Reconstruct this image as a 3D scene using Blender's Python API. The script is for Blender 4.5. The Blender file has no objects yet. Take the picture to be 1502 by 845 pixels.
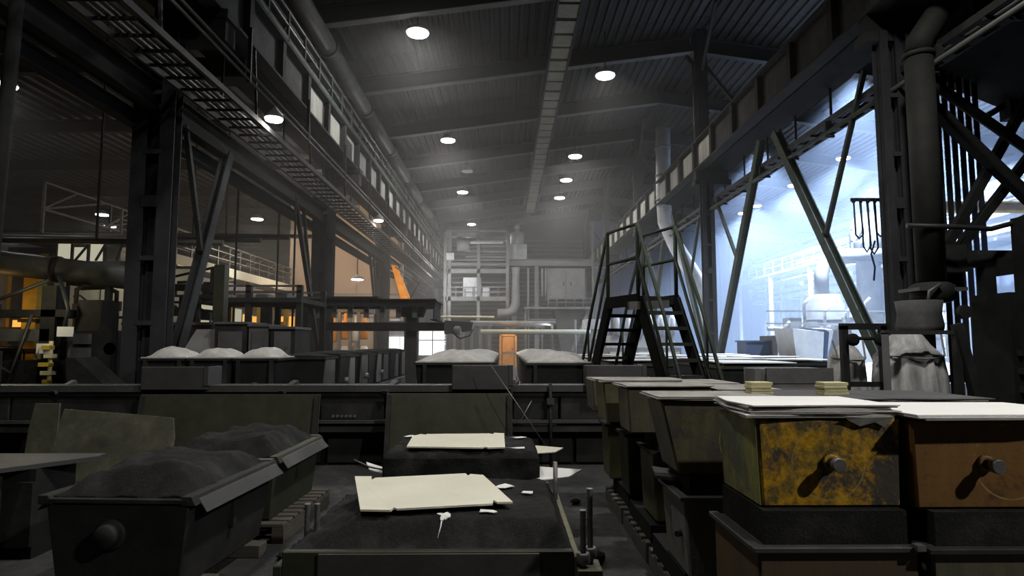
import bpy, math, random
from mathutils import Vector, Matrix
C = bpy.context.scene.collection
SC = bpy.context.scene
R = math.radians
random.seed(7)

# ------------------------------------------------------------------ camera
cam = bpy.data.objects.new('camera', bpy.data.cameras.new('camera'))
C.objects.link(cam)
cam.location = (0, 0, 1.7)
cam.rotation_euler = (R(90 + 5.008), 0, R(-0.614))
cam.data.sensor_width = 36
cam.data.lens = 930 / 1502 * 36
cam.data.clip_end = 300
cam.data.clip_start = 0.05
SC.camera = cam

# ------------------------------------------------------------------ world, exposure, sampling
w = bpy.data.worlds.new('world'); SC.world = w
w.use_nodes = True
w.node_tree.nodes['Background'].inputs[0].default_value = (0.55, 0.6, 0.7, 1)
w.node_tree.nodes['Background'].inputs[1].default_value = 0.003
SC.view_settings.view_transform = 'Standard'
SC.view_settings.look = 'None'
SC.view_settings.exposure = 0.0
SC.view_settings.gamma = 1.0
SC.view_settings.use_curve_mapping = False
cy = SC.cycles
cy.use_denoising = True
cy.max_bounces = 5
cy.diffuse_bounces = 2
cy.glossy_bounces = 2
cy.volume_bounces = 0
cy.transparent_max_bounces = 6
cy.sample_clamp_indirect = 3.0
cy.sample_clamp_direct = 12.0
cy.caustics_reflective = False
cy.caustics_refractive = False

# light settings of the lamps (watts)
W_HALL, W_AISLE, W_BAY = 1450.0, 220.0, 15500.0
HAZE_HALL, HAZE_BAY = 0.0065, 0.016

def light(name, kind, loc, power, color=(1, 1, 1), size=0.3, spot=150, blend=0.6, aim=None, parent=None):
    d = bpy.data.lights.new(name, kind)
    d.energy = power; d.color = color
    if kind == 'AREA':
        d.size = size
    else:
        d.shadow_soft_size = size
    if kind == 'SPOT':
        d.spot_size = R(spot); d.spot_blend = blend
    o = bpy.data.objects.new(name, d)
    C.objects.link(o)
    o.location = loc
    if aim is not None:
        o.rotation_euler = (Vector(aim) - Vector(loc)).to_track_quat('-Z', 'Y').to_euler()
    if parent is not None:
        o.parent = parent
    return o

# the hall goes on behind the camera: its lamps there light the foreground
light('hall_lamp_light', 'SPOT', (-2.9, 3.0, 11.8), 1200, (1, .97, .9), .35, 150)
light('hall_lamp_light', 'SPOT', (3.8, 5.0, 11.8), 2600, (1, .98, .94), .35, 150)
light('work_lamp_light', 'SPOT', (7.2, -1.2, 7.0), 1500, (1, .96, .9), .12, 70, .5, aim=(1.6, 3.4, 0.9))

# ------------------------------------------------------------------ materials
def nodes(name):
    m = bpy.data.materials.new(name); m.use_nodes = True
    t = m.node_tree; b = t.nodes['Principled BSDF']
    return m, t, b
def N(t, kind, **k):
    n = t.nodes.new(kind)
    for a, v in k.items():
        if hasattr(n, a): setattr(n, a, v)
    return n
def ramp(t, fac, stops, inter='LINEAR'):
    r = t.nodes.new('ShaderNodeValToRGB'); r.color_ramp.interpolation = inter
    e = r.color_ramp.elements
    while len(e) < len(stops): e.new(0.5)
    for i, (p, c) in enumerate(stops):
        e[i].position = p; e[i].color = (c[0], c[1], c[2], 1) if not isinstance(c, (int, float)) else (c, c, c, 1)
    t.links.new(fac, r.inputs[0]); return r.outputs[0]
def coords(t, rand=True):
    tc = N(t, 'ShaderNodeTexCoord')
    if not rand: return tc.outputs['Object']
    oi = N(t, 'ShaderNodeObjectInfo')
    mu = N(t, 'ShaderNodeMath', operation='MULTIPLY'); mu.inputs[1].default_value = 37.0
    t.links.new(oi.outputs['Random'], mu.inputs[0])
    ad = N(t, 'ShaderNodeVectorMath', operation='ADD')
    t.links.new(tc.outputs['Object'], ad.inputs[0]); t.links.new(mu.outputs[0], ad.inputs[1])
    return ad.outputs[0]
def noise(t, co, scale, detail=5, rough=.6, stretch=None, dist=0):
    if stretch:
        mp = N(t, 'ShaderNodeMapping'); mp.inputs['Scale'].default_value = stretch
        t.links.new(co, mp.inputs[0]); co = mp.outputs[0]
    n = N(t, 'ShaderNodeTexNoise'); n.inputs['Scale'].default_value = scale
    n.inputs['Detail'].default_value = detail; n.inputs['Roughness'].default_value = rough
    n.inputs['Distortion'].default_value = dist
    t.links.new(co, n.inputs['Vector']); return n.outputs[0]
def bump(t, b, h, strength, dist=.02):
    bp = N(t, 'ShaderNodeBump'); bp.inputs['Strength'].default_value = strength; bp.inputs['Distance'].default_value = dist
    t.links.new(h, bp.inputs['Height']); t.links.new(bp.outputs[0], b.inputs['Normal'])
def mix(t, f, a, c, kind='MIX'):
    m = N(t, 'ShaderNodeMixRGB', blend_type=kind)
    if isinstance(f, (int, float)): m.inputs[0].default_value = f
    else: t.links.new(f, m.inputs[0])
    for i, q in ((1, a), (2, c)):
        if isinstance(q, tuple): m.inputs[i].default_value = (*q, 1)
        else: t.links.new(q, m.inputs[i])
    return m.outputs[0]
M = {}
def mat(name, stops, scale=3, rough=.6, metal=0., bmp=.15, stretch=None, rand=True, detail=6, fine=40, bdist=.01, spec=.35):
    m, t, b = nodes(name)
    co = coords(t, rand)
    n = noise(t, co, scale, detail, .65, stretch)
    col = ramp(t, n, stops)
    t.links.new(col, b.inputs['Base Color'])
    b.inputs['Roughness'].default_value = rough; b.inputs['Metallic'].default_value = metal
    b.inputs['Specular IOR Level'].default_value = spec
    if bmp:
        bump(t, b, noise(t, co, fine, 3, .7), bmp, bdist)
    M[name] = m; return m
def g(v): return (v, v, v)
mat('dark_steel', [(.3, g(.016)), (.55, g(.028)), (.75, g(.045))], 2.5, .7, .1, spec=.2)
mat('girder', [(.3, g(.025)), (.7, g(.05))], 1.2, .85, spec=.08)
mat('column_paint', [(.3, (.026, .027, .029)), (.7, (.05, .052, .055))], 1.4, .8, spec=.12)
mat('black_steel', [(.3, g(.012)), (.7, g(.022))], 2, .85, spec=.08)
mat('web_panel', [(.3, (.22, .22, .20)), (.5, (.33, .33, .30)), (.75, (.45, .45, .41))], 1.8, .8, spec=.1, stretch=(1, 1, .3))
mat('web_panel_dark', [(.3, g(.035)), (.55, g(.06)), (.8, g(.10))], 1.8, .85, spec=.08)  # darker tone for the web panels nearer the camera
mat('pipe_dark', [(.3, (.016, .016, .0145)), (.7, (.028, .028, .025))], 2, .7, spec=.15)
mat('pale_panel', [(.25, (.14, .135, .11)), (.6, (.24, .235, .2))], 1.5, .7)
mat('roof_deck', [(.3, g(.010)), (.7, g(.019))], .8, .6, rand=False)
mat('rafter', [(.3, g(.02)), (.7, g(.036))], 1, .6)
mat('pipe_grey', [(.3, (.055, .055, .05)), (.7, (.10, .10, .09))], 2, .5)
mat('olive_steel', [(.25, (.022, .024, .014)), (.5, (.036, .038, .024)), (.75, (.05, .05, .038))], 3, .6, .1)
mat('grey_plate', [(.3, g(.04)), (.6, g(.06)), (.8, (.085, .082, .065))], 2.2, .55, .1)
mat('plate_light', [(.3, (.04, .04, .028)), (.55, (.075, .073, .05)), (.8, (.14, .135, .09))], 3.5, .6, .1)
mat('white_machine', [(.3, (.45, .47, .5)), (.7, (.7, .72, .74))], 1.5, .5)
mat('grey_machine', [(.3, g(.15)), (.7, g(.26))], 1.2, .55)
mat('mid_machine', [(.3, g(.06)), (.7, g(.12))], 1.2, .55)
mat('blue_machine', [(.3, (.03, .05, .10)), (.7, (.06, .09, .16))], 1.2, .5)
mat('yellow_paint', [(.3, (.42, .27, .03)), (.7, (.7, .47, .06))], 3, .5)
mat('orange_paint', [(.3, (.55, .22, .03)), (.7, (.8, .35, .05))], 3, .5)
mat('warm_wall', [(.3, (.36, .27, .19)), (.7, (.46, .35, .25))], .4, .8, bmp=0)
mat('grey_wall', [(.3, g(.16)), (.7, g(.24))], .5, .8, bmp=0)
mat('bay_wall', [(.3, (.09, .13, .24)), (.7, (.14, .19, .32))], .5, .8, bmp=0)
mat('sand_grey', [(.3, (.38, .37, .35)), (.6, (.54, .53, .51)), (.8, (.64, .63, .61))], 6, .95, bmp=.5, fine=30, bdist=.02)
mat('card', [(.3, (.62, .60, .48)), (.7, (.74, .72, .60))], 1.5, .8, bmp=.08)
mat('card_white', [(.3, (.72, .72, .70)), (.7, (.84, .84, .82))], 1.5, .8, bmp=.1, fine=15)
mat('card_brown', [(.3, (.16, .15, .13)), (.5, (.28, .27, .25)), (.75, (.42, .41, .39))], 2.5, .85, bmp=.1)
mat('card_dark', [(.3, g(.05)), (.6, g(.09)), (.8, g(.14))], 2.5, .85, bmp=.1)
mat('foam', [(.3, (.50, .46, .25)), (.6, (.66, .62, .38)), (.8, (.72, .70, .52))], 8, .9, bmp=.4, stretch=(1, 1, 5))
mat('wood', [(.3, (.06, .055, .045)), (.6, (.10, .09, .075)), (.8, (.15, .14, .12))], 6, .85, stretch=(.3, 4, 4))
mat('cable', [(.3, g(.02)), (.7, g(.035))], 5, .5)
mat('blue_cable', [(.3, (.02, .035, .07)), (.7, (.03, .05, .1))], 5, .5)
mat('rod_steel', [(.3, g(.10)), (.7, g(.22))], 10, .45, .5)
mat('handrail', [(.3, (.035, .045, .035)), (.7, (.07, .085, .07))], 4, .75, spec=.15)
mat('lamp_shell', [(.3, g(.2)), (.7, g(.3))], 3, .5)
mat('bag_cloth', [(.25, (.22, .22, .215)), (.5, (.45, .45, .44)), (.75, (.75, .75, .73))], 2.2, .9, bmp=.5, stretch=(3, 3, .5), fine=14)
mat('paper', [(.3, (.75, .75, .74)), (.7, (.85, .85, .84))], 3, .8, bmp=0)

def sandy():
    m, t, b = nodes('sand_black'); co = coords(t, False)
    n1 = noise(t, co, 2.2, 8, .7); n2 = noise(t, co, 60, 3, .7)
    c = ramp(t, n1, [(.3, g(.009)), (.5, g(.018)), (.7, g(.045))])
    c = mix(t, ramp(t, n2, [(.55, g(0)), (.75, g(.8))]), c, g(.035))
    t.links.new(c, b.inputs['Base Color']); b.inputs['Roughness'].default_value = .95
    b.inputs['Specular IOR Level'].default_value = .15
    bump(t, b, mix(t, .5, n1, n2), .6, .02); M['sand_black'] = m
sandy()
def floor_mat():
    m, t, b = nodes('floor'); co = coords(t, False)
    n1 = noise(t, co, .8, 8, .7, dist=.6); n2 = noise(t, co, 9, 6, .7); n3 = noise(t, co, 70, 3, .7)
    c = ramp(t, n1, [(.3, g(.02)), (.5, g(.04)), (.65, (.075, .075, .072)), (.8, (.14, .14, .13))])
    c = mix(t, ramp(t, n2, [(.4, g(0)), (.7, g(.85))]), c, g(.022))
    t.links.new(c, b.inputs['Base Color'])
    t.links.new(ramp(t, n2, [(.3, g(.55)), (.7, g(.9))]), b.inputs['Roughness'])
    b.inputs['Specular IOR Level'].default_value = .3
    bump(t, b, mix(t, .5, n2, n3), .5, .02); M['floor'] = m
floor_mat()
def rusty(name, base, streaks, patch, patch_at=.55, ring=None, mesh=False, rough=.55, dark=None):
    """old painted steel: base colour, vertical streaks, mottled patches and, on some, the scribed circle around the pin"""
    m, t, b = nodes(name); co = coords(t, False)
    n1 = noise(t, co, 4.2, 11, .78, dist=.1); n2 = noise(t, co, 5, 6, .7, stretch=(2.2, 2.2, .35)); n3 = noise(t, co, 22, 5, .7)
    c = ramp(t, n2, [(.3, base), (.7, streaks)])
    c = mix(t, ramp(t, n1, [(patch_at - .06, g(0)), (patch_at + .05, g(1))]), c, ramp(t, n3, [(.35, tuple(q * .45 for q in patch)), (.6, patch)]))
    c = mix(t, ramp(t, n3, [(.6, g(0)), (.72, g(.6))]), c, g(.03))
    if dark:
        n4 = noise(t, co, 2.6, 9, .78, dist=.2); c = mix(t, ramp(t, n4, [(.49, g(0)), (.57, g(.92))]), c, dark)
    if ring:
        cx, cz, rad = ring
        sx = N(t, 'ShaderNodeSeparateXYZ'); t.links.new(N(t, 'ShaderNodeTexCoord').outputs['Object'], sx.inputs[0])
        def mth(op, a, v):
            q = N(t, 'ShaderNodeMath', operation=op)
            for i, k in enumerate((a, v)):
                if isinstance(k, (int, float)): q.inputs[i].default_value = k
                else: t.links.new(k, q.inputs[i])
            return q.outputs[0]
        dx = mth('SUBTRACT', sx.outputs[0], cx); dz = mth('SUBTRACT', sx.outputs[2], cz)
        d = mth('SQRT', mth('ADD', mth('MULTIPLY', dx, dx), mth('MULTIPLY', dz, dz)), 0)
        e = mth('ABSOLUTE', mth('SUBTRACT', d, rad), 0)
        k = mth('LESS_THAN', e, .0035)
        k = mth('MULTIPLY', k, ramp(t, n1, [(.42, g(0)), (.55, g(.55))]))
        c = mix(t, k, c, (.42, .34, .12))
    if mesh:
        mp = N(t, 'ShaderNodeMapping'); mp.inputs['Rotation'].default_value = (0, R(45), 0); mp.inputs['Scale'].default_value = (30, 30, 30)
        t.links.new(co, mp.inputs[0])
        v = N(t, 'ShaderNodeTexBrick'); v.offset = 0
        v.inputs['Scale'].default_value = 1.6
        v.inputs['Mortar Size'].default_value = .06
        sx = N(t, 'ShaderNodeSeparateXYZ'); t.links.new(mp.outputs[0], sx.inputs[0])
        cb = N(t, 'ShaderNodeCombineXYZ'); t.links.new(sx.outputs[0], cb.inputs[0]); t.links.new(sx.outputs[2], cb.inputs[1])
        t.links.new(cb.outputs[0], v.inputs['Vector'])
        bump(t, b, v.outputs['Fac'], -1.0, .02); c = mix(t, v.outputs['Fac'], c, (.03, .026, .02))
    else:
        bump(t, b, n3, .25, .01)
    t.links.new(c, b.inputs['Base Color'])
    b.inputs['Roughness'].default_value = rough; b.inputs['Specular IOR Level'].default_value = .4
    M[name] = m
rusty('rust_yellow', (.05, .045, .03), (.15, .115, .028), (.62, .34, .012), .47, ring=(.34, .21, .175), dark=(.035, .038, .045))
rusty('rust_orange', (.14, .068, .014), (.20, .10, .022), (.10, .045, .014), .60, ring=(.47, .22, .175), rough=.65)
rusty('rust_olive', (.07, .07, .05), (.14, .13, .055), (.16, .12, .02), .6)
rusty('rust_moss', (.09, .11, .06), (.36, .33, .08), (.30, .22, .03), .60, dark=(.09, .10, .08))
rusty('rust_grey', (.05, .048, .042), (.12, .11, .05), (.10, .085, .03), .58, ring=(.56, .2, .2), dark=(.05, .05, .05))
rusty('rust_pale', (.12, .12, .11), (.20, .20, .18), (.10, .10, .06), .62)
rusty('rust_dark', (.055, .055, .045), (.11, .105, .06), (.09, .08, .03), .62)
rusty('rust_mesh', (.09, .075, .045), (.19, .12, .05), (.26, .14, .045), .55, mesh=True)
def emit(name, color, strength):
    m = bpy.data.materials.new(name); m.use_nodes = True; t = m.node_tree
    t.nodes.remove(t.nodes['Principled BSDF'])
    e = t.nodes.new('ShaderNodeEmission'); e.inputs[0].default_value = (*color, 1); e.inputs[1].default_value = strength
    t.links.new(e.outputs[0], t.nodes['Material Output'].inputs[0])
    m.cycles.emission_sampling = 'NONE'
    M[name] = m
emit('lamp_glow', (1, .98, .93), 40)
emit('bay_lamp_glow', (.92, .96, 1), 40)
emit('window_glow', (.95, .97, 1), 1.6)
emit('warm_window', (1, .55, .16), 1.1)
emit('furnace_glow', (1, .45, .08), 1.2)
emit('dim_window', (1, .95, .7), .45)
def volume(name, color, dens):
    m = bpy.data.materials.new(name); m.use_nodes = True; t = m.node_tree
    t.nodes.remove(t.nodes['Principled BSDF'])
    e = t.nodes.new('ShaderNodeVolumeScatter'); e.inputs['Color'].default_value = (*color, 1)
    e.inputs['Density'].default_value = dens; e.inputs['Anisotropy'].default_value = .25
    t.links.new(e.outputs[0], t.nodes['Material Output'].inputs['Volume'])
    M[name] = m
volume('hall_haze', (.95, .95, .95), HAZE_HALL)
volume('bay_haze', (.55, .70, 1.0), HAZE_BAY)

# ------------------------------------------------------------------ mesh helpers
def frame(p, q, up=(0, 0, 1)):
    d = (Vector(q) - Vector(p)).normalized(); u = Vector(up)
    if abs(d.dot(u.normalized())) > .995: u = Vector((0, 1, 0))
    r = d.cross(u).normalized(); u = r.cross(d).normalized()
    return d, r, u
class MB:
    def __init__(s): s.v = []; s.f = []; s.sm = []
    def add(s, vs, fs, smooth=False):
        k = len(s.v); s.v += [Vector(a) for a in vs]; s.f += [tuple(i + k for i in f) for f in fs]; s.sm += [smooth] * len(fs); return s
    def hexa(s, b, t):
        return s.add(list(b) + list(t), [(3, 2, 1, 0), (4, 5, 6, 7), (0, 1, 5, 4), (1, 2, 6, 5), (2, 3, 7, 6), (3, 0, 4, 7)])
    def box(s, x0, x1, y0, y1, z0, z1):
        return s.hexa([(x0, y0, z0), (x1, y0, z0), (x1, y1, z0), (x0, y1, z0)], [(x0, y0, z1), (x1, y0, z1), (x1, y1, z1), (x0, y1, z1)])
    def sweep(s, prof, p, q, up=(0, 0, 1), smooth=False):
        """closed 2D profile (right, up) swept from p to q"""
        d, r, u = frame(p, q, up); n = len(prof); p = Vector(p); q = Vector(q)
        vs = [p + r * a + u * b for a, b in prof] + [q + r * a + u * b for a, b in prof]
        fs = [(i, (i + 1) % n, n + (i + 1) % n, n + i) for i in range(n)]
        s.add(vs, fs, smooth); k = len(s.v) - 2 * n
        s.f += [tuple(k + i for i in reversed(range(n))), tuple(k + n + i for i in range(n))]; s.sm += [False, False]
        return s
    def beam(s, p, q, w, h, up=(0, 0, 1)):
        a, b = w / 2, h / 2
        return s.sweep([(-a, -b), (a, -b), (a, b), (-a, b)], p, q, up)
    def ibeam(s, p, q, w, h, tf=.03, tw=.03, up=(0, 0, 1)):
        a, b, c = w / 2, h / 2, tw / 2
        return s.sweep([(-a, -b), (a, -b), (a, -b + tf), (c, -b + tf), (c, b - tf), (a, b - tf), (a, b), (-a, b), (-a, b - tf), (-c, b - tf), (-c, -b + tf), (-a, -b + tf)], p, q, up)
    def tube(s, pts, r, n=8, caps=True):
        pts = [Vector(p) for p in pts]; rs = r if isinstance(r, (list, tuple)) else [r] * len(pts)
        k = len(s.v); up = Vector((0, 0, 1)); prev = None
        for i, p in enumerate(pts):
            d = ((pts[min(i + 1, len(pts) - 1)] - p).normalized() + (p - pts[max(i - 1, 0)]).normalized())
            d = d.normalized() if d.length > 1e-6 else Vector((0, 0, 1))
            if prev is None:
                a = up if abs(d.z) < .95 else Vector((0, 1, 0)); x = d.cross(a).normalized()
            else:
                x = (prev - d * prev.dot(d)); x = x.normalized() if x.length > 1e-6 else d.orthogonal().normalized()
            prev = x; y = d.cross(x)
            for j in range(n):
                t = 2 * math.pi * j / n; s.v.append(p + (x * math.cos(t) + y * math.sin(t)) * rs[i])
        for i in range(len(pts) - 1):
            for j in range(n):
                s.f.append((k + i * n + j, k + i * n + (j + 1) % n, k + (i + 1) * n + (j + 1) % n, k + (i + 1) * n + j)); s.sm.append(n > 5)
        if caps:
            m = len(pts) - 1
            s.f += [tuple(k + j for j in reversed(range(n))), tuple(k + m * n + j for j in range(n))]; s.sm += [False, False]
        return s
    def lathe(s, prof, c=(0, 0, 0), n=16, axis='z'):
        k = len(s.v); c = Vector(c)
        for r, z in prof:
            for j in range(n):
                t = 2 * math.pi * j / n; a, b = r * math.cos(t), r * math.sin(t)
                s.v.append(c + (Vector((a, b, z)) if axis == 'z' else Vector((a, z, b)) if axis == 'y' else Vector((z, a, b))))
        m = len(prof)
        for i in range(m - 1):
            for j in range(n):
                s.f.append((k + i * n + j, k + i * n + (j + 1) % n, k + (i + 1) * n + (j + 1) % n, k + (i + 1) * n + j)); s.sm.append(True)
        s.f += [tuple(k + j for j in reversed(range(n))), tuple(k + (m - 1) * n + j for j in range(n))]; s.sm += [False, False]
        return s
    def poly(s, pts, thick, fn=None):
        """a flat sheet with the outline pts (x, y), lying at z = fn(x, y)"""
        n = len(pts); fn = fn or (lambda x, y: 0)
        vs = [(x, y, fn(x, y)) for x, y in pts] + [(x, y, fn(x, y) + thick) for x, y in pts]
        return s.add(vs, [tuple(reversed(range(n))), tuple(range(n, 2 * n))] + [(i, (i + 1) % n, n + (i + 1) % n, n + i) for i in range(n)])
    def grid(s, x0, x1, y0, y1, nx, ny, fn, zb=None, smooth=True):
        """height field z = fn(x, y), closed down to zb"""
        k = len(s.v)
        for j in range(ny + 1):
            for i in range(nx + 1):
                x = x0 + (x1 - x0) * i / nx; y = y0 + (y1 - y0) * j / ny; q = fn(x, y)
                s.v.append(Vector(q) if isinstance(q, (tuple, Vector)) else Vector((x, y, q)))
        I = lambda i, j: k + j * (nx + 1) + i
        for j in range(ny):
            for i in range(nx):
                s.f.append((I(i, j), I(i + 1, j), I(i + 1, j + 1), I(i, j + 1))); s.sm.append(smooth)
        if zb is not None:
            rim = [I(i, 0) for i in range(nx + 1)] + [I(nx, j) for j in range(1, ny + 1)] + [I(i, ny) for i in range(nx - 1, -1, -1)] + [I(0, j) for j in range(ny - 1, 0, -1)]
            m = len(rim); b = len(s.v)
            s.v += [Vector((s.v[a].x, s.v[a].y, zb)) for a in rim]
            for i in range(m):
                s.f.append((rim[(i + 1) % m], rim[i], b + i, b + (i + 1) % m)); s.sm.append(False)
            s.f.append(tuple(b + i for i in reversed(range(m)))); s.sm.append(False)
        return s

WM = {}          # world matrices of everything built so far
def build(mb, name, material, parent=None, bevel=0., local=False):
    me = bpy.data.meshes.new(name)
    vs = mb.v
    Mp = WM.get(parent.name, Matrix()) if parent is not None else Matrix()
    if not local and parent is not None:
        inv = Mp.inverted(); vs = [inv @ a for a in vs]
    me.from_pydata([tuple(a) for a in vs], [], mb.f)
    me.polygons.foreach_set('use_smooth', mb.sm)
    me.materials.append(M[material] if isinstance(material, str) else material)
    me.update()
    o = bpy.data.objects.new(name, me); C.objects.link(o)
    if parent is not None: o.parent = parent
    WM[o.name] = Mp.copy()
    if bevel:
        b = o.modifiers.new('bevel', 'BEVEL'); b.width = bevel; b.segments = 1; b.limit_method = 'ANGLE'
    return o
def tag(o, label=None, cat=None, group=None, kind=None):
    if label: o['label'] = label
    if cat: o['category'] = cat
    if group: o['group'] = group
    if kind: o['kind'] = kind
    return o
def thing(name, label, cat, loc=(0, 0, 0), rz=0., group=None, kind=None):
    o = bpy.data.objects.new(name, None); C.objects.link(o)
    o.location = loc; o.rotation_euler = (0, 0, R(rz)); o.empty_display_size = .2
    WM[o.name] = Matrix.Translation(Vector(loc)) @ Matrix.Rotation(R(rz), 4, 'Z')
    return tag(o, label, cat, group, kind)
def solo(mb, name, material, label, cat, group=None, kind=None, loc=None, rz=0., bevel=0.):
    """a thing that is one mesh; with loc its coordinates are local"""
    o = build(mb, name, material, None, bevel)
    if loc is None:      # move the origin to the thing's base
        n = len(mb.v); lo = Vector((sum(a.x for a in mb.v) / n, sum(a.y for a in mb.v) / n, min(a.z for a in mb.v)))
        o.data.transform(Matrix.Translation(-lo)); o.location = lo
    else:
        o.location = loc; o.rotation_euler = (0, 0, R(rz))
    WM[o.name] = Matrix.Translation(o.location) @ Matrix.Rotation(R(rz), 4, 'Z')
    return tag(o, label, cat, group, kind)
def pbox(name, m, par, x0, x1, y0, y1, z0, z1, bevel=0., local=False): return build(MB().box(x0, x1, y0, y1, z0, z1), name, m, par, bevel, local)
def pbeam(name, m, par, p, q, w, h=None, up=(0, 0, 1), local=False): return build(MB().beam(p, q, w, h or w, up), name, m, par, 0, local)
def ptube(name, m, par, pts, r, n=8, local=False): return build(MB().tube(pts, r, n), name, m, par, 0, local)
def pibeam(name, m, par, p, q, w, h, tf=.03, tw=.03, up=(0, 0, 1)): return build(MB().ibeam(p, q, w, h, tf, tw, up), name, m, par)
def copy_tree(o, parent=None):
    c = o.copy(); C.objects.link(c)
    if parent is not None: c.parent = parent
    WM[c.name] = WM.get(o.name, Matrix())
    for ch in list(o.children): copy_tree(ch, c)
    return c
ORD = ['first', 'second', 'third', 'fourth', 'fifth', 'sixth', 'seventh', 'eighth', 'ninth', 'tenth', 'eleventh', 'twelfth', 'thirteenth', 'fourteenth', 'fifteenth', 'sixteenth']
def hn(x, y, s=0):       # cheap smooth noise for heaps
    return (math.sin(3.1 * x + 1.7 * y + s) + math.sin(5.3 * y - 2.2 * x + 2 * s) * .7 + math.sin(9.7 * x + 7.9 * y + 3 * s) * .4 + math.sin(21 * x - 17 * y + s) * .18) / 2.3

# ------------------------------------------------------------------ the setting
def struct(mb, name, m, label, parent=None): return tag(build(mb, name, m, parent), label, kind='structure')
fl = struct(MB().grid(-32, 30, -12, 66, 62, 78, lambda x, y: 0.006 * hn(x, y), -.3), 'floor', 'floor', 'dark dusty concrete floor of the foundry hall')
struct(MB().box(-32.3, -32, -12, 66, 0, 11), 'wall_left', 'dark_steel', 'grey wall closing the dark left aisle')
wr = struct(MB().box(27, 27.3, -12, 66, 0, 14), 'wall_right', 'bay_wall', 'pale wall of the bright bay carrying rows of pipes')
for k in range(40):
    y = 24 + k * 1.0
    pbox('wall_rib', 'bay_wall', wr, 26.86, 27.0, y, y + .25, 0, 6.2)
wb = struct(MB().box(-6.6, 8, 63, 63.3, 0, 15), 'wall_back', 'girder', 'dark end wall of the hall behind the furnace machinery')
for k in range(26): pbox('wall_rail', 'mid_machine', wb, -6.4, 7.8, 62.9, 63, .6 + .45 * k, .72 + .45 * k)
wl = struct(MB().box(-14.2, -6.75, 41.6, 41.9, 0, 10.85), 'wall_partition_left', 'warm_wall', 'beige partition wall closing the inner left aisle in warm light')
for k in range(5):
    pbox('wall_panel', 'warm_wall', wl, -14.1 + 1.46 * k, -12.7 + 1.46 * k, 41.52, 41.6, 0.2 if k % 2 else 0.25, 10.3)
for k in range(4): pbox('wall_rail', 'grey_machine', wl, -14.1, -6.9, 41.45, 41.52, 3.4 + .5 * k, 3.47 + .5 * k)
struct(MB().box(-32, -6.6, 62.6, 62.9, 0, 11), 'wall_back_left', 'mid_machine', 'dark far end wall of the left aisle')
wq = struct(MB().box(8, 27, 63, 63.3, 0, 14), 'wall_back_right', 'bay_wall', 'hazy end wall of the bright right bay')
for k in range(18):
    pbox('wall_rib', 'bay_wall', wq, 8.5 + k, 8.75 + k, 62.88, 63, 0, 12.2)

def roof_z(x): return 12.45 + (x + 6.1) * .137 if x < 7.65 else 14.33 - (x - 7.65) * .137
def corrugated(x0, x1, y0, y1, zf, pitch=.36, h=.07, t=.04):
    """trapezoid ribs running along the hall"""
    mb = MB(); n = max(1, round((x1 - x0) / pitch)); p = (x1 - x0) / n; prof = []
    for i in range(n):
        x = x0 + i * p
        prof += [(x, 0), (x + p * .3, 0), (x + p * .42, h), (x + p * .88, h)]
    prof.append((x1, 0))
    k = len(prof)
    for y in (y0, y1):
        for a, b in prof: mb.v.append(Vector((a, y, zf(a) + b)))
    for i in range(k - 1): mb.f.append((i, k + i, k + i + 1, i + 1)); mb.sm.append(False)
    b = len(mb.v)
    mb.v += [Vector((x0, y0, zf(x0) + .16)), Vector((x1, y0, zf(x1) + .16)), Vector((x0, y1, zf(x0) + .16)), Vector((x1, y1, zf(x1) + .16))]
    mb.f.append((b, b + 1, b + 3, b + 2)); mb.sm.append(False)
    mb.f.append(tuple([b] + list(range(k)) + [b + 1])); mb.sm.append(False)
    return mb
ce = thing('ceiling', 'dark ribbed steel roof over the main hall', None, (0, 20, 12), kind='structure')
ys = [-4.4 + 5.6 * i for i in range(13)]
for i in range(12):
    build(corrugated(-6.6, 7.65, ys[i], ys[i + 1] - .02, lambda x: roof_z(x) + .02), 'roof_sheet', 'roof_deck', ce)
    build(corrugated(7.65, 27, ys[i], ys[i + 1] - .02, lambda x: roof_z(x) + .02), 'roof_sheet', 'roof_deck', ce)
for y in ys:
    pibeam('rafter', 'rafter', ce, (-6.5, y + 1.6, roof_z(-6.5) - .32), (7.65, y + 1.6, roof_z(7.65) - .32), .3, .62)
    pbeam('flange_highlight', 'mid_machine', ce, (-6.5, y + 1.6, roof_z(-6.5) - .64), (7.65, y + 1.6, roof_z(7.65) - .64), .32, .03)  # lighter strip stands in for light along the rafter's lower edge
    pibeam('rafter', 'rafter', ce, (7.65, y + 1.6, roof_z(7.65) - .32), (27, y + 1.6, roof_z(27) - .32), .3, .62)
la = thing('ceiling_left', 'low ribbed roof over the dark left aisle', None, (-18, 20, 10.7), kind='structure')
for i in range(12):
    build(corrugated(-32, -6.7, ys[i], ys[i + 1] - .02, lambda x: 10.9 + (x + 6.7) * .01, .5), 'roof_sheet', 'roof_deck', la)
    pibeam('rafter', 'rafter', la, (-32, ys[i] + 1.6, 10.4), (-6.9, ys[i] + 1.6, 10.5), .25, .5)
up = struct(MB().box(-6.75, -6.6, -4, 63, 10.4, 12.5), 'wall_clerestory', 'girder', 'strip of dark wall between the hall roof and the low left roof')

# the pale segmented strip below the roof
st = thing('roof_duct', 'pale segmented duct running along the hall under the roof', 'duct', (1.95, 30, 12.0))
for s in (-1, 1): pbox('side_rail', 'dark_steel', st, 1.95 + s * .36 - .04, 1.95 + s * .36 + .04, 6, 50, 12.0, 12.25)
for k in range(46):
    y = 5 + k * .97
    pbox('panel', 'pale_panel', st, 1.62, 2.28, y, y + .8, 12.03 + .012 * (k % 3), 12.2)
    if k % 3 == 0: pbeam('hanger', 'dark_steel', st, (1.95, y + .88, 12.2), (1.95, y + .88, roof_z(1.95) - .3), .06)

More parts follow.
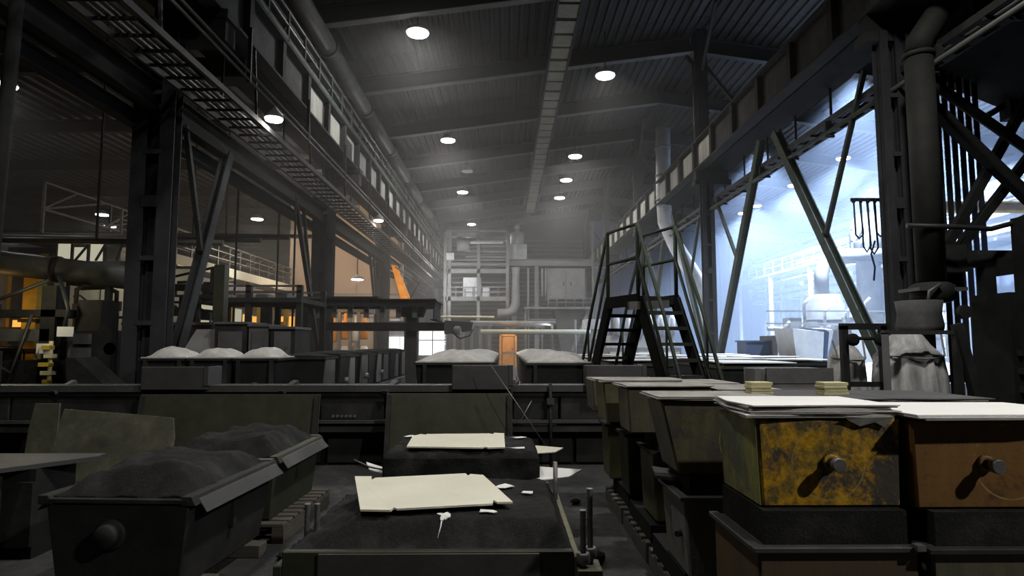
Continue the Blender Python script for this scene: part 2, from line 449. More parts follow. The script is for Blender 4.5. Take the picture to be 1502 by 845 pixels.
# columns of the two crane rows
def column(x0, x1, y, ztop, label, m='column_paint', side=1):
    c = thing('column', label, None, ((x0 + x1) / 2, y, 0), kind='structure')
    wd = x1 - x0
    for a, b in ((x0, x0 + wd * .34), (x1 - wd * .34, x1)):
        build(MB().ibeam(((a + b) / 2, y + .15, 0), ((a + b) / 2, y + .15, ztop), b - a, .3, .03, .03, up=(0, 1, 0)), 'column_leg', m, c)
    pbox('web_plate', m, c, x0 + wd * .34, x1 - wd * .34, y + .2, y + .23, 0, ztop)
    for z in (.6, 2.05, 3.3, 4.35, 5.4, 6.6):
        if z < ztop: pbox('batten', m, c, x0 + wd * .3, x1 - wd * .3, y - .012, y + .25, z, z + (.09 if z != 4.35 else .22))
    pbox('base_plate', 'dark_steel', c, x0 - .12, x1 + .12, y - .12, y + .42, 0, .05)
    return c
CY = [12.2, 23.8, 35.4, 47, 58]
for i, y in enumerate(CY):
    c = column(-7.32, -6.5, y, 8.2, f'{ORD[i]} steel column of the left row counted from the steel trough wall')
    pbox('bracket', 'girder', c, -6.9, -5.6, y + .05, y + .5, 7.75, 8.2); pbox('bracket_cap', 'girder', c, -7.0, -5.55, y, y + .55, 8.2, 8.375)
    c = column(7.54, 8.0, y, 8.0, f'{ORD[i]} steel column of the right row counted from the bulk bags')
    pbox('bracket', 'girder', c, 7.3, 8.7, y + .05, y + .5, 7.8, 8.0); pbox('bearing_block', 'girder', c, 7.35, 8.6, y + .08, y + .42, 8.0, 8.375)
    if i > 0:
        u = thing('column', f'{ORD[i-1]} upper column standing on the right crane girder under the ridge', None, (7.62, y, 9.5), kind='structure')
        build(MB().ibeam((7.62, y, 9.5), (7.62, y, roof_z(7.62) - .4), .42, .3, .03, .03, up=(0, 1, 0)), 'column_leg', 'column_paint', u)
        for s in (-1, 1): pbeam('knee_brace', 'rafter', u, (7.62, y, 12.2), (7.62 + s * .1, y + s * 2.2, 13.9), .12)
        pbeam('knee_brace', 'rafter', u, (7.7, y, 12.6), (9.6, y + .1, 10.2), .12)
        ptube('conduit', 'pipe_grey', u, [(7.3, y - .05, 9.4), (7.3, y - .05, 12.6)], .04, 6)

# crane girders with their stiffeners and lighter web panels
def girder(x, sx, label):
    t = thing('crane_girder', label, 'girder', (x, 28, 8.4))
    xi, xo = (x, x + sx * 1.15)
    pbox('bottom_flange', 'girder', t, x - .18, x + .18, -4, 61, 8.38, 8.44); pbox('top_flange', 'girder', t, x - .2, x + .2, -4, 61, 9.46, 9.52)
    pbox('web', 'girder', t, x - .02, x + .02, -4, 61, 8.44, 9.46)
    pbox('soffit_plate', 'black_steel', t, min(x + sx * .2, xo), max(x + sx * .2, xo), -4, 61, 8.36, 8.42)
    pbox('outer_web', 'black_steel', t, xo - .03, xo + .03, -4, 61, 8.42, 9.46)
    pbox('crane_rail', 'rod_steel', t, x - .04, x + .04, -4, 61, 9.52, 9.63)
    y = 5.2
    while y < 60:
        a, b = sorted((x - sx * .02, x - sx * .17))
        pbox('stiffener', 'girder', t, a, b, y, y + .22, 8.44, 9.46)
        a, b = sorted((x - sx * .021, x - sx * .035))
        if y > 11: pbox('web_panel', 'web_panel' if y > (16.5 if sx < 0 else 21) else 'web_panel_dark', t, a, b, y + .38, y + 1.85, 8.52, 9.36)
        y += 2.1
    return t
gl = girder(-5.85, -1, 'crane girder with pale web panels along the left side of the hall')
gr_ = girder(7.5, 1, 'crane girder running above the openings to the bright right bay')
for k in range(8): pbox('vent_slit', 'black_steel', gl, -5.815, -5.80, 22.55 + k * .13, 22.60 + k * .13, 8.6, 9.2)

# walkway with handrail on top of the left girder and the pipe above it
wk = thing('crane_walkway', 'narrow walkway with handrail on top of the left crane girder', 'walkway', (-6.2, 28, 9.52))
pbox('deck', 'girder', wk, -6.75, -5.98, -4, 61, 9.6, 9.66)
pbox('toe_board', 'handrail', wk, -5.78, -5.74, -4, 61, 9.66, 9.80)
for z in (10.1, 10.5): pbox('handrail', 'pipe_grey', wk, -5.79, -5.75, -4, 61, z, z + .05)
for k in range(40): pbox('rail_post', 'handrail', wk, -5.8, -5.74, 5 + 1.4 * k, 5.07 + 1.4 * k, 9.6, 10.5)
for k in range(12): pbeam('post_strut', 'handrail', wk, (-5.77, 8 + 4.2 * k, 10.4), (-6.2, 8 + 4.2 * k, 9.66), .05)
rp = thing('roof_pipe', 'thick grey pipe running along the left edge of the roof', 'pipe', (-5.9, 28, 11.2))
for k in range(11):
    y = -2 + 5.6 * k
    ptube('pipe_length', 'pipe_grey', rp, [(-5.9, y, 11.52), (-5.9, y + 5.52, 11.52)], .3, 14)
    ptube('pipe_flange', 'pipe_grey', rp, [(-5.9, y + 5.5, 11.52), (-5.9, y + 5.62, 11.52)], .36, 14)
    pbeam('pipe_hanger', 'dark_steel', rp, (-5.9, y + 2, 11.8), (-5.9, y + 2, 12.3), .07)
gp = thing('service_pipe', 'thin pipe on the wall beside the left handrail', 'pipe', (-6.3, 28, 10.9))
ptube('pipe_length', 'pipe_grey', gp, [(-6.3, -2, 10.95), (-6.3, 60, 10.95)], .07, 8)
for k in range(14): pbox('pipe_clip', 'dark_steel', gp, -6.62, -6.2, 4 + 4 * k, 4.12 + 4 * k, 10.84, 10.9)

# left: cable ladder under the girder, tie beam and V braces
cl = thing('cable_ladder', 'long cable ladder slung under the left crane girder', 'cable tray', (-6, 28, 6.6))
for x in (-6.42, -5.58): pbox('ladder_rail', 'dark_steel', cl, x - .03, x + .03, 3, 58, 6.66, 6.78)
for k in range(96): pbox('rung', 'black_steel', cl, -6.4, -5.6, 5 + .55 * k, 5.06 + .55 * k, 6.67, 6.71)
for x, r in ((-6.25, .035), (-6.12, .05), (-5.98, .03), (-5.86, .045)): ptube('tray_cable', 'cable', cl, [(x, 3 + 5 * k, 6.745 + .02 * (k % 2)) for k in range(12)], r, 6)
for k in range(14):
    y = 6 + 4 * k
    for x in (-6.42, -5.62): pbeam('ladder_hanger', 'dark_steel', cl, (x, y, 6.72), (x - (.1 if x > -6 else 0), y, 8.4), .05)
cn = thing('service_pipe', 'pair of thin pipes hung beside the left cable ladder', 'pipe', (-5.3, 28, 7.2))
for z in (7.25, 7.42): ptube('pipe_length', 'pipe_grey', cn, [(-5.42, 2, z), (-5.42, 57, z)], .035, 6)
for k in range(14): pbox('pipe_clip', 'dark_steel', cn, -5.46, -5.38, 5 + 4 * k, 5.05 + 4 * k, 7.2, 8.4)
tb = thing('tie_beam', 'dark tie beam joining the heads of the left columns', 'beam', (-6.9, 28, 6.2))
pibeam('beam_length', 'black_steel', tb, (-6.95, 2, 6.55), (-6.95, 60, 6.55), .3, .55)
pibeam('beam_length', 'black_steel', tb, (-7.3, 2, 6.1), (-7.3, 60, 6.1), .2, .3)
def vbrace(x, p, q, k0, k1, label, m='column_paint', wd=.2):
    t = thing('brace', label, 'brace', p)
    build(MB().ibeam(p, q, wd, wd * .8, .03, .03, up=(1, 0, 0)), 'main_brace', m, t)
    build(MB().beam(k0, k1, .1, .1), 'knee_brace', m, t)
    pbox('gusset_plate', 'dark_steel', t, x - .02, x + .02, p[1] - .2, p[1] + .2, p[2] - .25, p[2] + .1)
    return t
vbrace(-6.9, (-6.9, 13.2, 0.9), (-6.9, 15.5, 6.4), (-6.9, 13.4, 6.4), (-6.9, 14.3, 3.8), 'leaning brace rising from the foot of the nearest left column', 'column_paint', .26)
vbrace(-6.9, (-6.9, 23.9, 1.0), (-6.9, 20.6, 6.4), (-6.9, 21.4, 6.4), (-6.9, 22.4, 3.8), 'thin brace leaning against the second left column', 'dark_steel', .16)
vbrace(-6.9, (-6.9, 35.3, 1.0), (-6.9, 32.0, 6.4), (-6.9, 33.0, 6.4), (-6.9, 34, 3.8), 'distant brace leaning against the third left column', 'dark_steel', .16)
for i, (px, py) in enumerate(((-8.1, 19), (-8.0, 22.2), (-6.75, 20.2))):
    t = thing('hanging_rod', f'{ORD[i]} thin vertical rod left of the second left column', 'rod', (px, py, .5))
    ptube('rod', 'dark_steel', t, [(px, py, .6), (px, py, 6.5)], .035, 6); pbox('rod_foot', 'dark_steel', t, px - .1, px + .1, py - .1, py + .1, 0.0, .6)

# right: V braces, cable tray with hangers
BR = 'handrail'
vbrace(7.9, (7.9, 13.2, 1.2), (7.9, 18.0, 7.85), (7.9, 13.4, 7.7), (7.9, 15.35, 4.4), 'greenish brace rising from the bulk bag frame to the right girder', BR, .26)
vbrace(7.9, (7.9, 23.4, 1.2), (7.9, 19.0, 7.95), (7.9, 23.2, 6.9), (7.9, 21.4, 4.65), 'greenish brace meeting the right girder beside the crossover stairs', BR, .26)
vbrace(7.9, (7.9, 24.9, 1.2), (7.9, 29.4, 7.85), (7.9, 25, 7.4), (7.9, 26.8, 4.5), 'brace leaning away behind the second right column', BR, .24)
vbrace(7.9, (7.9, 34.9, 1.2), (7.9, 30.4, 7.9), (7.9, 34.8, 7.2), (7.9, 33, 4.6), 'brace leaning towards the third right column', BR, .24)
ct = thing('cable_tray', 'cable tray with hangers below the right crane girder', 'cable tray', (8.3, 28, 7.0))
for x in (7.95, 8.5): pbox('tray_rail', 'dark_steel', ct, x - .03, x + .03, 9, 58, 7.1, 7.24)
for k in range(70): pbox('rung', 'dark_steel', ct, 7.97, 8.48, 10 + .68 * k, 10.3 + .68 * k, 7.1, 7.13)
for x, z, r in ((8.1, 7.2, .05), (8.25, 7.19, .04), (8.38, 7.21, .06)): ptube('tray_cable', 'cable', ct, [(x, 9, z), (x, 58, z)], r, 6)
for k in range(24):
    pbeam('tray_hanger', 'dark_steel', ct, (8.5, 10 + 2 * k, 7.2), (8.5, 10 + 2 * k, 8.38), .05); pbox('hanger_foot', 'dark_steel', ct, 7.93, 8.56, 9.97 + 2 * k, 10.03 + 2 * k, 7.04, 7.1)
cw = thing('service_pipe', 'thin pipe hung below the right cable tray', 'pipe', (8, 28, 6.8))
ptube('pipe_length', 'pipe_grey', cw, [(7.85, 9, 6.82), (7.85, 57, 6.82)], .05, 6)
for k in range(12): pbox('pipe_clip', 'dark_steel', cw, 7.82, 7.97, 11 + 4 * k, 11.06 + 4 * k, 6.76, 7.12)

# ------------------------------------------------------------------ lamps
def lamp(x, y, z, ztop, label, power, color=(1, .98, .93), glow='lamp_glow', r=.36, group=None, spot=165):
    t = thing('high_bay_lamp', label, 'lamp', (x, y, z), group=group)
    sh = build(MB().lathe([(r * 1.08, 0), (r * 1.02, .10), (r * .5, .2), (r * .35, .26), (.05, .28)], (x, y, z), 18), 'lamp_shade', 'lamp_shell', t)
    build(MB().lathe([(r * .95, -.05), (r * 1.0, -.01)], (x, y, z), 18), 'lamp_lens', glow, sh)
    ptube('lamp_stem', 'dark_steel', t, [(x, y, z + .26), (x, y, ztop)], .025, 6)
    light('lamp_light', 'SPOT', (0, 0, -.1), power, color, .25, spot, .5, parent=t)
    return t
for i, y in enumerate((20.3, 31.5, 42.6, 54.3)):
    lamp(-2.92, y, 12.0, roof_z(-2.92) - .05, f'{ORD[i]} of the bright hall lamps hanging left of the pale duct, counted away', W_HALL)
for i, y in enumerate((23.6, 34.2, 39.3, 44.2)):
    lamp(3.85, y, 12.0, roof_z(3.85) - .05, f'{ORD[i]} of the bright hall lamps hanging right of the pale duct, counted away', W_HALL * (.3, 1, .5, 1)[i])
t = thing('high_bay_lamp', 'unlit pale lamp between the lit lamps left of the pale duct', 'lamp', (-2.3, 37.4, 12))
build(MB().lathe([(.36, 0), (.3, .10), (.17, .26), (.05, .4)], (-2.3, 37.4, 12), 18), 'lamp_shade', 'white_machine', t); ptube('lamp_stem', 'dark_steel', t, [(-2.3, 37.4, 12.3), (-2.3, 37.4, 12.9)], .025, 6)
for (x, y, z, lab, pw) in (
                       (-15.8, 40, 9.6, 'aisle lamp shining above the gallery railing on the left', 1), (-25.1, 39.2, 9.7, 'upper lamp of the close pair over the yellow lit machines', .8),
                       (-26.4, 42.1, 9.5, 'lower lamp of the close pair over the yellow lit machines', .8), (-15.4, 19.0, 9.6, 'lamp half cut off by the left edge above the dark machines', .7),
                       (-9.0, 38.5, 5.6, 'small low lamp before the beige partition wall', .35)):
    lamp(x, y, z, 11.0, lab, W_AISLE * pw)
for i, y in enumerate((14.5, 26.8)):
    lamp(-5.42, y, 6.95, 7.26, ('bright lamp hung below the left girder above the heaped flasks', 'bright lamp hung below the left girder before the beige partition wall')[i], W_AISLE * 1.3, r=.2)
for i, y in enumerate((28.5, 34.4, 40.5, 46.7, 49.4)):
    lamp(18.85, y, 12.0, roof_z(18.85) - .05, f'{ORD[i]} of the bluish white lamps in the bright right bay, counted away', W_BAY, (.64, .77, 1), 'bay_lamp_glow', spot=130)
for i, (x, y) in enumerate(((13.2, 15), (13.2, 23), (13.2, 32), (22.5, 30), (22.5, 38))):
    light('bay_fill_light', 'SPOT', (x, y, 11.6), W_BAY * .9, (.66, .79, 1), .3, 100)  # unseen fill lights added behind the girder to brighten the bay

# haze in the air, lit by the lamps
hz = solo(MB().box(-6.65, 7.45, 13, 62.9, .1, 12.3), 'haze', 'hall_haze', 'thin grey haze filling the far part of the hall', None, kind='stuff')
hz = solo(MB().box(8.9, 26.8, 12, 62.8, .1, 12.0), 'haze', 'bay_haze', 'bright bluish haze filling the right bay', None, kind='stuff')
hz = solo(MB().box(-31.9, -6.8, 13, 62.4, .1, 10.3), 'haze', 'hall_haze', 'thin grey haze under the low left roof', None, kind='stuff')

# ------------------------------------------------------------------ flasks of the moulding line beyond the trough
def heap(x0, x1, y0, y1, z0, h, seed, nx=14, ny=12, p=2.2, rough=.25, flat=0):
    cx, cy_, rx, ry = (x0 + x1) / 2, (y0 + y1) / 2, (x1 - x0) / 2, (y1 - y0) / 2
    def fn(x, y):
        u = abs((x - cx) / rx) ** p + abs((y - cy_) / ry) ** p
        return z0 + max(0.0, (1 - u)) ** .8 * h * (1 + rough * hn(x * 2.2, y * 2.2, seed))
    return MB().grid(x0, x1, y0, y1, nx, ny, fn, z0 - .05)
def line_flask(x0, x1, y0, y1, z0, z1, label, group, hp=.14, seed=0, body='black_steel', sand='sand_grey', face='y'):
    t = thing('sand_flask', label, 'flask', ((x0 + x1) / 2, (y0 + y1) / 2, z0), group=group)
    e = .05
    build(MB().hexa([(x0 + e, y0 + e, z0), (x1 - e, y0 + e, z0), (x1 - e, y1 - e, z0), (x0 + e, y1 - e, z0)], [(x0, y0, z1 - .03), (x1, y0, z1 - .03), (x1, y1, z1 - .03), (x0, y1, z1 - .03)]), 'body', body, t)
    pbox('rim', 'dark_steel', t, x0 - .03, x1 + .03, y0 - .03, y1 + .03, z1 - .04, z1)
    build(heap(x0, x1, y0, y1, z1 + .02, hp, seed), 'sand', sand, t)
    if face == 'x':
        if seed in (1, 3, 5): build(MB().lathe([(.07, 0), (.07, .1), (.05, .12)], (x1 - .02, (y0 + y1) / 2, z0 + .3), 10, 'x'), 'trunnion', 'rod_steel', t)
        pbox('side_plate', ('mid_machine', 'dark_steel', 'grey_machine')[int(seed) % 3], t, x1 - .03, x1 + .012, y0 + .06, y0 + (.5 if seed % 3 else .75), z0 + .06, z1 - .05)
    else:
        for s in (.12, .88): pbox('rib', 'dark_steel', t, x0 + (x1 - x0) * s - .03, x0 + (x1 - x0) * s + .03, y0 - .04, y0 + .04, z0 + .05, z1 - .04)
        build(MB().lathe([(.06, -.1), (.07, 0), (.07, .1)], ((x0 + x1) / 2, y0, z0 + .35), 10, 'y'), 'trunnion', 'rod_steel', t)
    return t
def conveyor(x0, x1, y0, y1, z, label, n):
    t = thing('roller_conveyor', label, 'conveyor', ((x0 + x1) / 2, (y0 + y1) / 2, 0))
    for x in (x0, x1 - .1): pbox('side_beam', 'grey_plate', t, x, x + .1, y0, y1, z - .2, z)
    for k in range(n):
        y = y0 + (k + .5) * (y1 - y0) / n
        ptube('roller', 'rod_steel', t, [(x0 + .1, y, z - .06), (x1 - .1, y, z - .06)], .055, 8)
    for k in range(max(2, n // 5)):
        y = y0 + .3 + k * (y1 - y0 - .6) / (max(2, n // 5) - 1)
        for x in (x0, x1 - .1): pbox('leg', 'dark_steel', t, x, x + .1, y, y + .1, 0, z - .2)
conveyor(-6.3, -3.4, 10.75, 12.0, .62, 'roller conveyor under the three heaped flasks on the left', 5)
conveyor(-4.4, -3.3, 12.1, 23.2, .62, 'roller conveyor under the long row of dark flasks on the left', 28)
conveyor(-1.5, -.2, 10.7, 21, .6, 'roller conveyor under the heaped flasks left of the orange door', 26)
conveyor(.4, 1.52, 10.7, 24, .6, 'roller conveyor under the heaped flasks right of the orange door', 30)
xs = [-6.22, -5.42, -4.64, -3.86]
for i in range(3):
    line_flask(xs[i], xs[i + 1] - .04, 10.95, 11.85, .62, 1.45, f'{ORD[i]} of the three dark flasks with pale sand heaps, counted from the left column', 'heaped flasks behind the trough', .17, i * 2.3)
for k in range(11):
    y = 12.2 + k * .98
    line_flask(-4.35 + .06 * (k % 3), -3.45 + .03 * (k % 2), y, y + .9, .62, 1.44 + .03 * (k % 2), f'{ORD[k]} dark flask in the receding row left of the aisle, counted from the trough', 'dark flasks on the left line', .05, k, 'dark_steel' if k % 3 == 1 else 'black_steel', 'sand_black', 'x')
for k in range(6):
    y = 10.85 + k * 1.62
    line_flask(-1.52 + .03 * (k % 2), -.2, y, y + 1.5, .6, 1.38, f'{ORD[k]} heaped sand flask in the line left of the orange door, counted away', 'heaped flasks left of the aisle', .17 - .01 * k, 3 + k)
for k in range(7):
    y = 10.9 + k * 1.62
    line_flask(.38, 1.5, y, y + 1.5, .6, 1.37, f'{ORD[k]} heaped sand flask in the line right of the orange door, counted away', 'heaped flasks right of the aisle', .17 - .008 * k, 11 + k)
# flat stacks with pale sheets behind the stairs
for j, (x0, y0, n) in enumerate(((2.3, 14.0, 5), (4.3, 12.5, 6), (6.2, 14.5, 4))):
    for k in range(n):
        y = y0 + k * 1.75
        t = thing('covered_flask', f'{ORD[k]} dark flask with a pale cover sheet in the {ORD[j]} row behind the stairs', 'flask', (x0 + .7, y + .8, 0), group='covered flasks behind the stairs')
        pbox('body', 'dark_steel', t, x0, x0 + 1.4, y, y + 1.5, 0.12, 1.28 + .03 * (k % 2)); pbox('rim', 'grey_plate', t, x0 - .03, x0 + 1.43, y - .03, y + 1.53, 1.2, 1.26)
        pbox('foot_board', 'wood', t, x0 + .05, x0 + 1.35, y + .05, y + 1.45, 0, .12)
        a = random.uniform(-.08, .08); z = 1.31 + .03 * (k % 2)
        s = solo(MB().poly([(x0 - .05, y - .04 + a), (x0 + 1.43, y - .04 - a), (x0 + 1.46, y + 1.5), (x0 - .02, y + 1.5 + a)], .02, lambda px, py: z + .025 * max(0, hn(px * 2, py, k + j))), 'cover_sheet', 'card_white', f'pale sheet lying on the {ORD[k]} flask of the {ORD[j]} row behind the stairs', 'sheet', 'pale cover sheets behind the stairs')

# ------------------------------------------------------------------ left: casting machines, gantry, gallery
gt = thing('transfer_gantry', 'dark transfer gantry bridging the row of flasks left of the aisle', 'gantry', (-4, 20, 0))
pibeam('cross_beam', 'dark_steel', gt, (-7.6, 19.6, 2.96), (-2.15, 19.6, 2.96), .3, .22); pibeam('cross_beam', 'dark_steel', gt, (-7.6, 21.2, 2.96), (-2.15, 21.2, 2.96), .3, .22)
pibeam('side_beam', 'dark_steel', gt, (-2.2, 19.5, 2.72), (-2.2, 21.4, 2.72), .2, .6)
pbox('post', 'grey_plate', gt, -3.15, -2.8, 20.2, 20.6, 0, 2.95)
build(MB().hexa([(-3.3, 20.15, 2.55), (-2.65, 20.15, 2.55), (-2.65, 20.65, 2.55), (-3.3, 20.65, 2.55)], [(-3.45, 20.1, 2.86), (-2.55, 20.1, 2.86), (-2.55, 20.7, 2.86), (-3.45, 20.7, 2.86)]), 'bracket', 'dark_steel', gt)
pbox('lower_beam', 'dark_steel', gt, -5.6, -1.3, 19.9, 20.5, 2.1, 2.36)
build(MB().hexa([(-1.9, 19.8, 2.0), (-1.05, 19.8, 2.1), (-1.05, 20.6, 2.1), (-1.9, 20.6, 2.0)], [(-1.9, 19.8, 2.42), (-1.0, 19.8, 2.36), (-1.0, 20.6, 2.36), (-1.9, 20.6, 2.42)]), 'beam_head', 'mid_machine', gt)
build(MB().lathe([(.09, 0), (.14, .05), (.14, .2), (.06, .24)], (-1.6, 19.72, 2.1), 12, 'x'), 'motor', 'grey_machine', gt)
ptube('hose', 'cable', gt, [(-1.65, 19.75, 2.05), (-1.4, 19.7, 1.85), (-1.1, 19.75, 1.95), (-1.0, 19.8, 2.15)], .025, 6)
for x in (-7.5, -6.3): pbox('post', 'dark_steel', gt, x, x + .25, 19.5, 19.8, 0, 3.0)
pbox('deck', 'dark_steel', gt, -8.2, -3.9, 19.4, 21.4, 3.08, 3.14)
for k in range(7): pbox('spring_stop', 'rod_steel', gt, -5.9 + .5 * k, -5.75 + .5 * k, 19.75, 19.85, 2.5, 2.95)
cr = thing('loading_platform', 'dark raised platform with low rails between the left columns', 'platform', (-7.5, 17, 0))
pbox('deck', 'dark_steel', cr, -8.2, -5.2, 16.2, 18.5, 2.75, 2.87)
for y in (16.25, 18.4):
    for z in (3.0, 3.15): pbox('side_rail', 'mid_machine', cr, -8.2, -5.2, y, y + .05, z, z + .05)
for x in (-8.1, -6.65, -5.35):
    for y in (16.25, 18.35): pbox('post', 'dark_steel', cr, x, x + .14, y, y + .14, 0, 3.2)
for k in range(5): pbox('crate_slat', 'rod_steel', cr, -7.9 + .5 * k, -7.6 + .5 * k, 16.3, 17.6, 2.87, 2.97)
# machines with yellow and orange guards behind the flasks
mc = thing('casting_machine', 'casting machine with orange cylinders behind the dark flasks', 'machine', (-6.6, 27, 0))
pbox('base', 'mid_machine', mc, -9.2, -5.7, 26.5, 28.6, 0, 1.1); pbox('head', 'mid_machine', mc, -9, -5.8, 26.6, 28.4, 3.0, 3.5)
for i, x in enumerate((-8.8, -8.1, -7.5, -7.0, -6.55, -6.2)):
    m_ = ('yellow_paint', 'grey_machine', 'orange_paint', 'orange_paint', 'white_machine', 'orange_paint')[i]
    pbox('guide_post', 'grey_machine', mc, x, x + .12, 26.6, 26.75, 1.1, 3.0)
    build(MB().lathe([(.14, 0), (.16, .05), (.16, .75), (.08, .8), (.08, 1.1)], (x + .3, 26.7, 1.75 + .12 * (i % 2)), 12), 'cylinder', m_, mc)
    build(MB().lathe([(.2, 0), (.2, .3), (.12, .5)], (x + .3, 26.7, 1.1), 12), 'piston_block', 'white_machine' if i % 2 else 'grey_machine', mc)
for x in (-10.2, -9.6): pbox('guard_panel', 'yellow_paint', mc, x, x + .45, 26.4, 26.46, .9, 2.6)
light('machine_light', 'POINT', (-7.2, 25.6, 3.6), 70, (1, .6, .25), .25)
light('machine_light', 'POINT', (-9.5, 26.6, 3.0), 70, (1, .55, .2), .25)
oa = thing('robot_arm', 'orange tilted arm standing above the transfer gantry', 'robot', (-4.4, 26.5, 3.5))
build(MB().hexa([(-4.35, 26.4, 3.55), (-3.95, 26.4, 3.5), (-3.95, 26.7, 3.5), (-4.35, 26.7, 3.55)], [(-4.78, 26.4, 5.0), (-4.55, 26.4, 4.95), (-4.55, 26.7, 4.95), (-4.78, 26.7, 5.0)]), 'upper_arm', 'orange_paint', oa)
pbox('base', 'orange_paint', oa, -4.5, -3.6, 26.3, 26.9, 3.3, 3.56); pbox('pedestal', 'dark_steel', oa, -4.2, -3.9, 26.45, 26.75, 0, 3.3); ptube('hose', 'cable', oa, [(-4.0, 26.4, 3.5), (-3.6, 26.4, 4.2), (-4.6, 26.4, 4.9)], .03, 6)
light('machine_light', 'POINT', (-4.0, 25.2, 4.3), 60, (1, .75, .45), .15)
# hopper and lifting post
hp_ = thing('sand_hopper', 'small pale hopper cone in front of the olive lifting post', 'hopper', (-6.2, 13.6, .9))
build(MB().hexa([(-6.75, 13.3, 1.45), (-5.85, 13.3, 1.45), (-5.85, 14.1, 1.45), (-6.75, 14.1, 1.45)], [(-6.5, 13.45, 2.0), (-6.05, 13.45, 2.0), (-6.05, 13.95, 2.0), (-6.5, 13.95, 2.0)]), 'cone', 'grey_machine', hp_)
pbox('frame', 'dark_steel', hp_, -6.8, -5.8, 13.3, 14.1, 0, 1.45)
lp = thing('lifting_post', 'olive post of a small jib crane left of the flasks', 'crane', (-6.6, 15.0, 0))
pbox('mast', 'olive_steel', lp, -6.85, -6.6, 14.9, 15.15, 0, 3.55); pbox('jib', 'dark_steel', lp, -8.6, -6.85, 14.95, 15.1, 2.95, 3.1)
pbeam('tie_rod', 'dark_steel', lp, (-6.9, 15.02, 3.5), (-8.6, 15.02, 3.1), .05); pbox('end_plate', 'dark_steel', lp, -6.95, -6.86, 14.93, 15.12, 2.9, 3.5)
cb = thing('control_cabinet', 'dark machine cabinet with a white notice behind the first left column', 'cabinet', (-7.6, 15.5, 0))
pbox('body', 'dark_steel', cb, -9.3, -6.9, 15.6, 16.8, 0, 2.15); pbox('lid', 'mid_machine', cb, -9.35, -6.85, 15.55, 16.85, 2.15, 2.22); pbox('notice', 'paper', cb, -7.35, -7.0, 15.57, 15.6, 1.62, 1.85)
for k in range(3):
    d_ = pbox('door', 'dark_steel', cb, -9.25 + .78 * k, -8.55 + .78 * k, 15.56, 15.6, .2, 1.5); pbox('handle', 'rod_steel', d_, -8.65 + .78 * k, -8.61 + .78 * k, 15.53, 15.56, .9, 1.05)
for i, (x0, x1) in enumerate(((-6.0, -5.35), (-5.3, -4.9), (-4.85, -4.35))):
    t = thing('machine_casing', f'{ORD[i]} tall dark casing behind the heaped flasks, counted from the hopper', 'machine', (x0, 13.5, 0), group='dark casings behind the heaped flasks')
    pbox('body', 'dark_steel' if i != 1 else 'mid_machine', t, x0, x1, 13.2, 14.2, 0, 2.1 - .05 * i); pbox('cap', 'mid_machine', t, x0 - .02, x1 + .02, 13.16, 14.24, 2.1 - .05 * i, 2.15 - .05 * i)
    d_ = pbox('door', 'mid_machine', t, x0 + .08, x1 - .08, 13.17, 13.2, 1.2, 1.95); pbox('handle', 'rod_steel', d_, x1 - .16, x1 - .13, 13.14, 13.17, 1.5, 1.65)
# gallery along the left aisle
ga = thing('gallery', 'raised gallery with railings along the left aisle', 'gallery', (-15, 35, 0))
pbox('deck', 'grey_machine', ga, -17, -14, 23, 55, 5.35, 5.5); pbox('fascia', 'grey_machine', ga, -14.05, -13.95, 23, 55, 4.25, 4.75)
pbox('edge_beam', 'card', ga, -14.06, -13.95, 23, 55, 5.05, 5.5)
for z in (5.85, 6.2, 6.55): pbox('handrail', 'pipe_grey', ga, -14.05, -14.0, 23, 55, z, z + .05)
for k in range(25): pbox('rail_post', 'pipe_grey', ga, -14.06, -13.99, 23 + 1.3 * k, 23.06 + 1.3 * k, 5.5, 6.6)
for k in range(9): pbox('post', 'mid_machine', ga, -14.2, -14.0, 24 + 3.6 * k, 24.2 + 3.6 * k, 0, 5.35)
for k in range(8):
    pbeam('truss_diagonal', 'mid_machine', ga, (-14.0, 24.1 + 3.6 * k, 4.75), (-14.0, 25.9 + 3.6 * k, 5.05), .08); 
    for s in (0, 1): pbeam('railing_cross', 'pipe_grey', ga, (-16.9, 23 + 3.6 * k, 6.6), (-16.9, 26.6 + 3.6 * k, 7.6) if s else (-16.9, 24.8 + 3.6 * k, 7.6), .07)
for z in (6.6, 7.6): pbox('truss_chord', 'pipe_grey', ga, -16.94, -16.86, 23, 55, z - .04, z + .04)
for k in range(9): pbox('truss_post', 'pipe_grey', ga, -16.94, -16.86, 23 + 3.9 * k, 23.08 + 3.9 * k, 5.5, 7.6)
gw = struct(MB().box(-17.3, -17.1, 20, 60, 0, 5.3), 'wall_gallery', 'grey_wall', 'grey wall behind the gallery of the left aisle')
for k in range(5):
    pbox('window_pane', 'dim_window', gw, -17.1, -17.06, 22.0 + 4 * k, 25.2 + 4 * k, 2.3, 3.9)
for k in range(3): pbox('warm_pane', 'warm_window', gw, -17.1, -17.05, 38.5 + 3 * k, 40 + 3 * k, 1.4, 3.6)
light('gallery_lamp_light', 'POINT', (-14.8, 27, 3.9), 90, (1, .88, .6), .3)
light('gallery_lamp_light', 'POINT', (-12.8, 32, 6.2), 130, (1, .95, .8), .3)
light('gallery_lamp_light', 'POINT', (-13.5, 42, 3.2), 160, (1, .62, .28), .3)
light('wall_lamp_light', 'POINT', (-11.5, 37.5, 6.5), 300, (1, .8, .62), .4)
light('wall_lamp_light', 'POINT', (-8.6, 37.8, 8.8), 260, (1, .74, .52), .4)
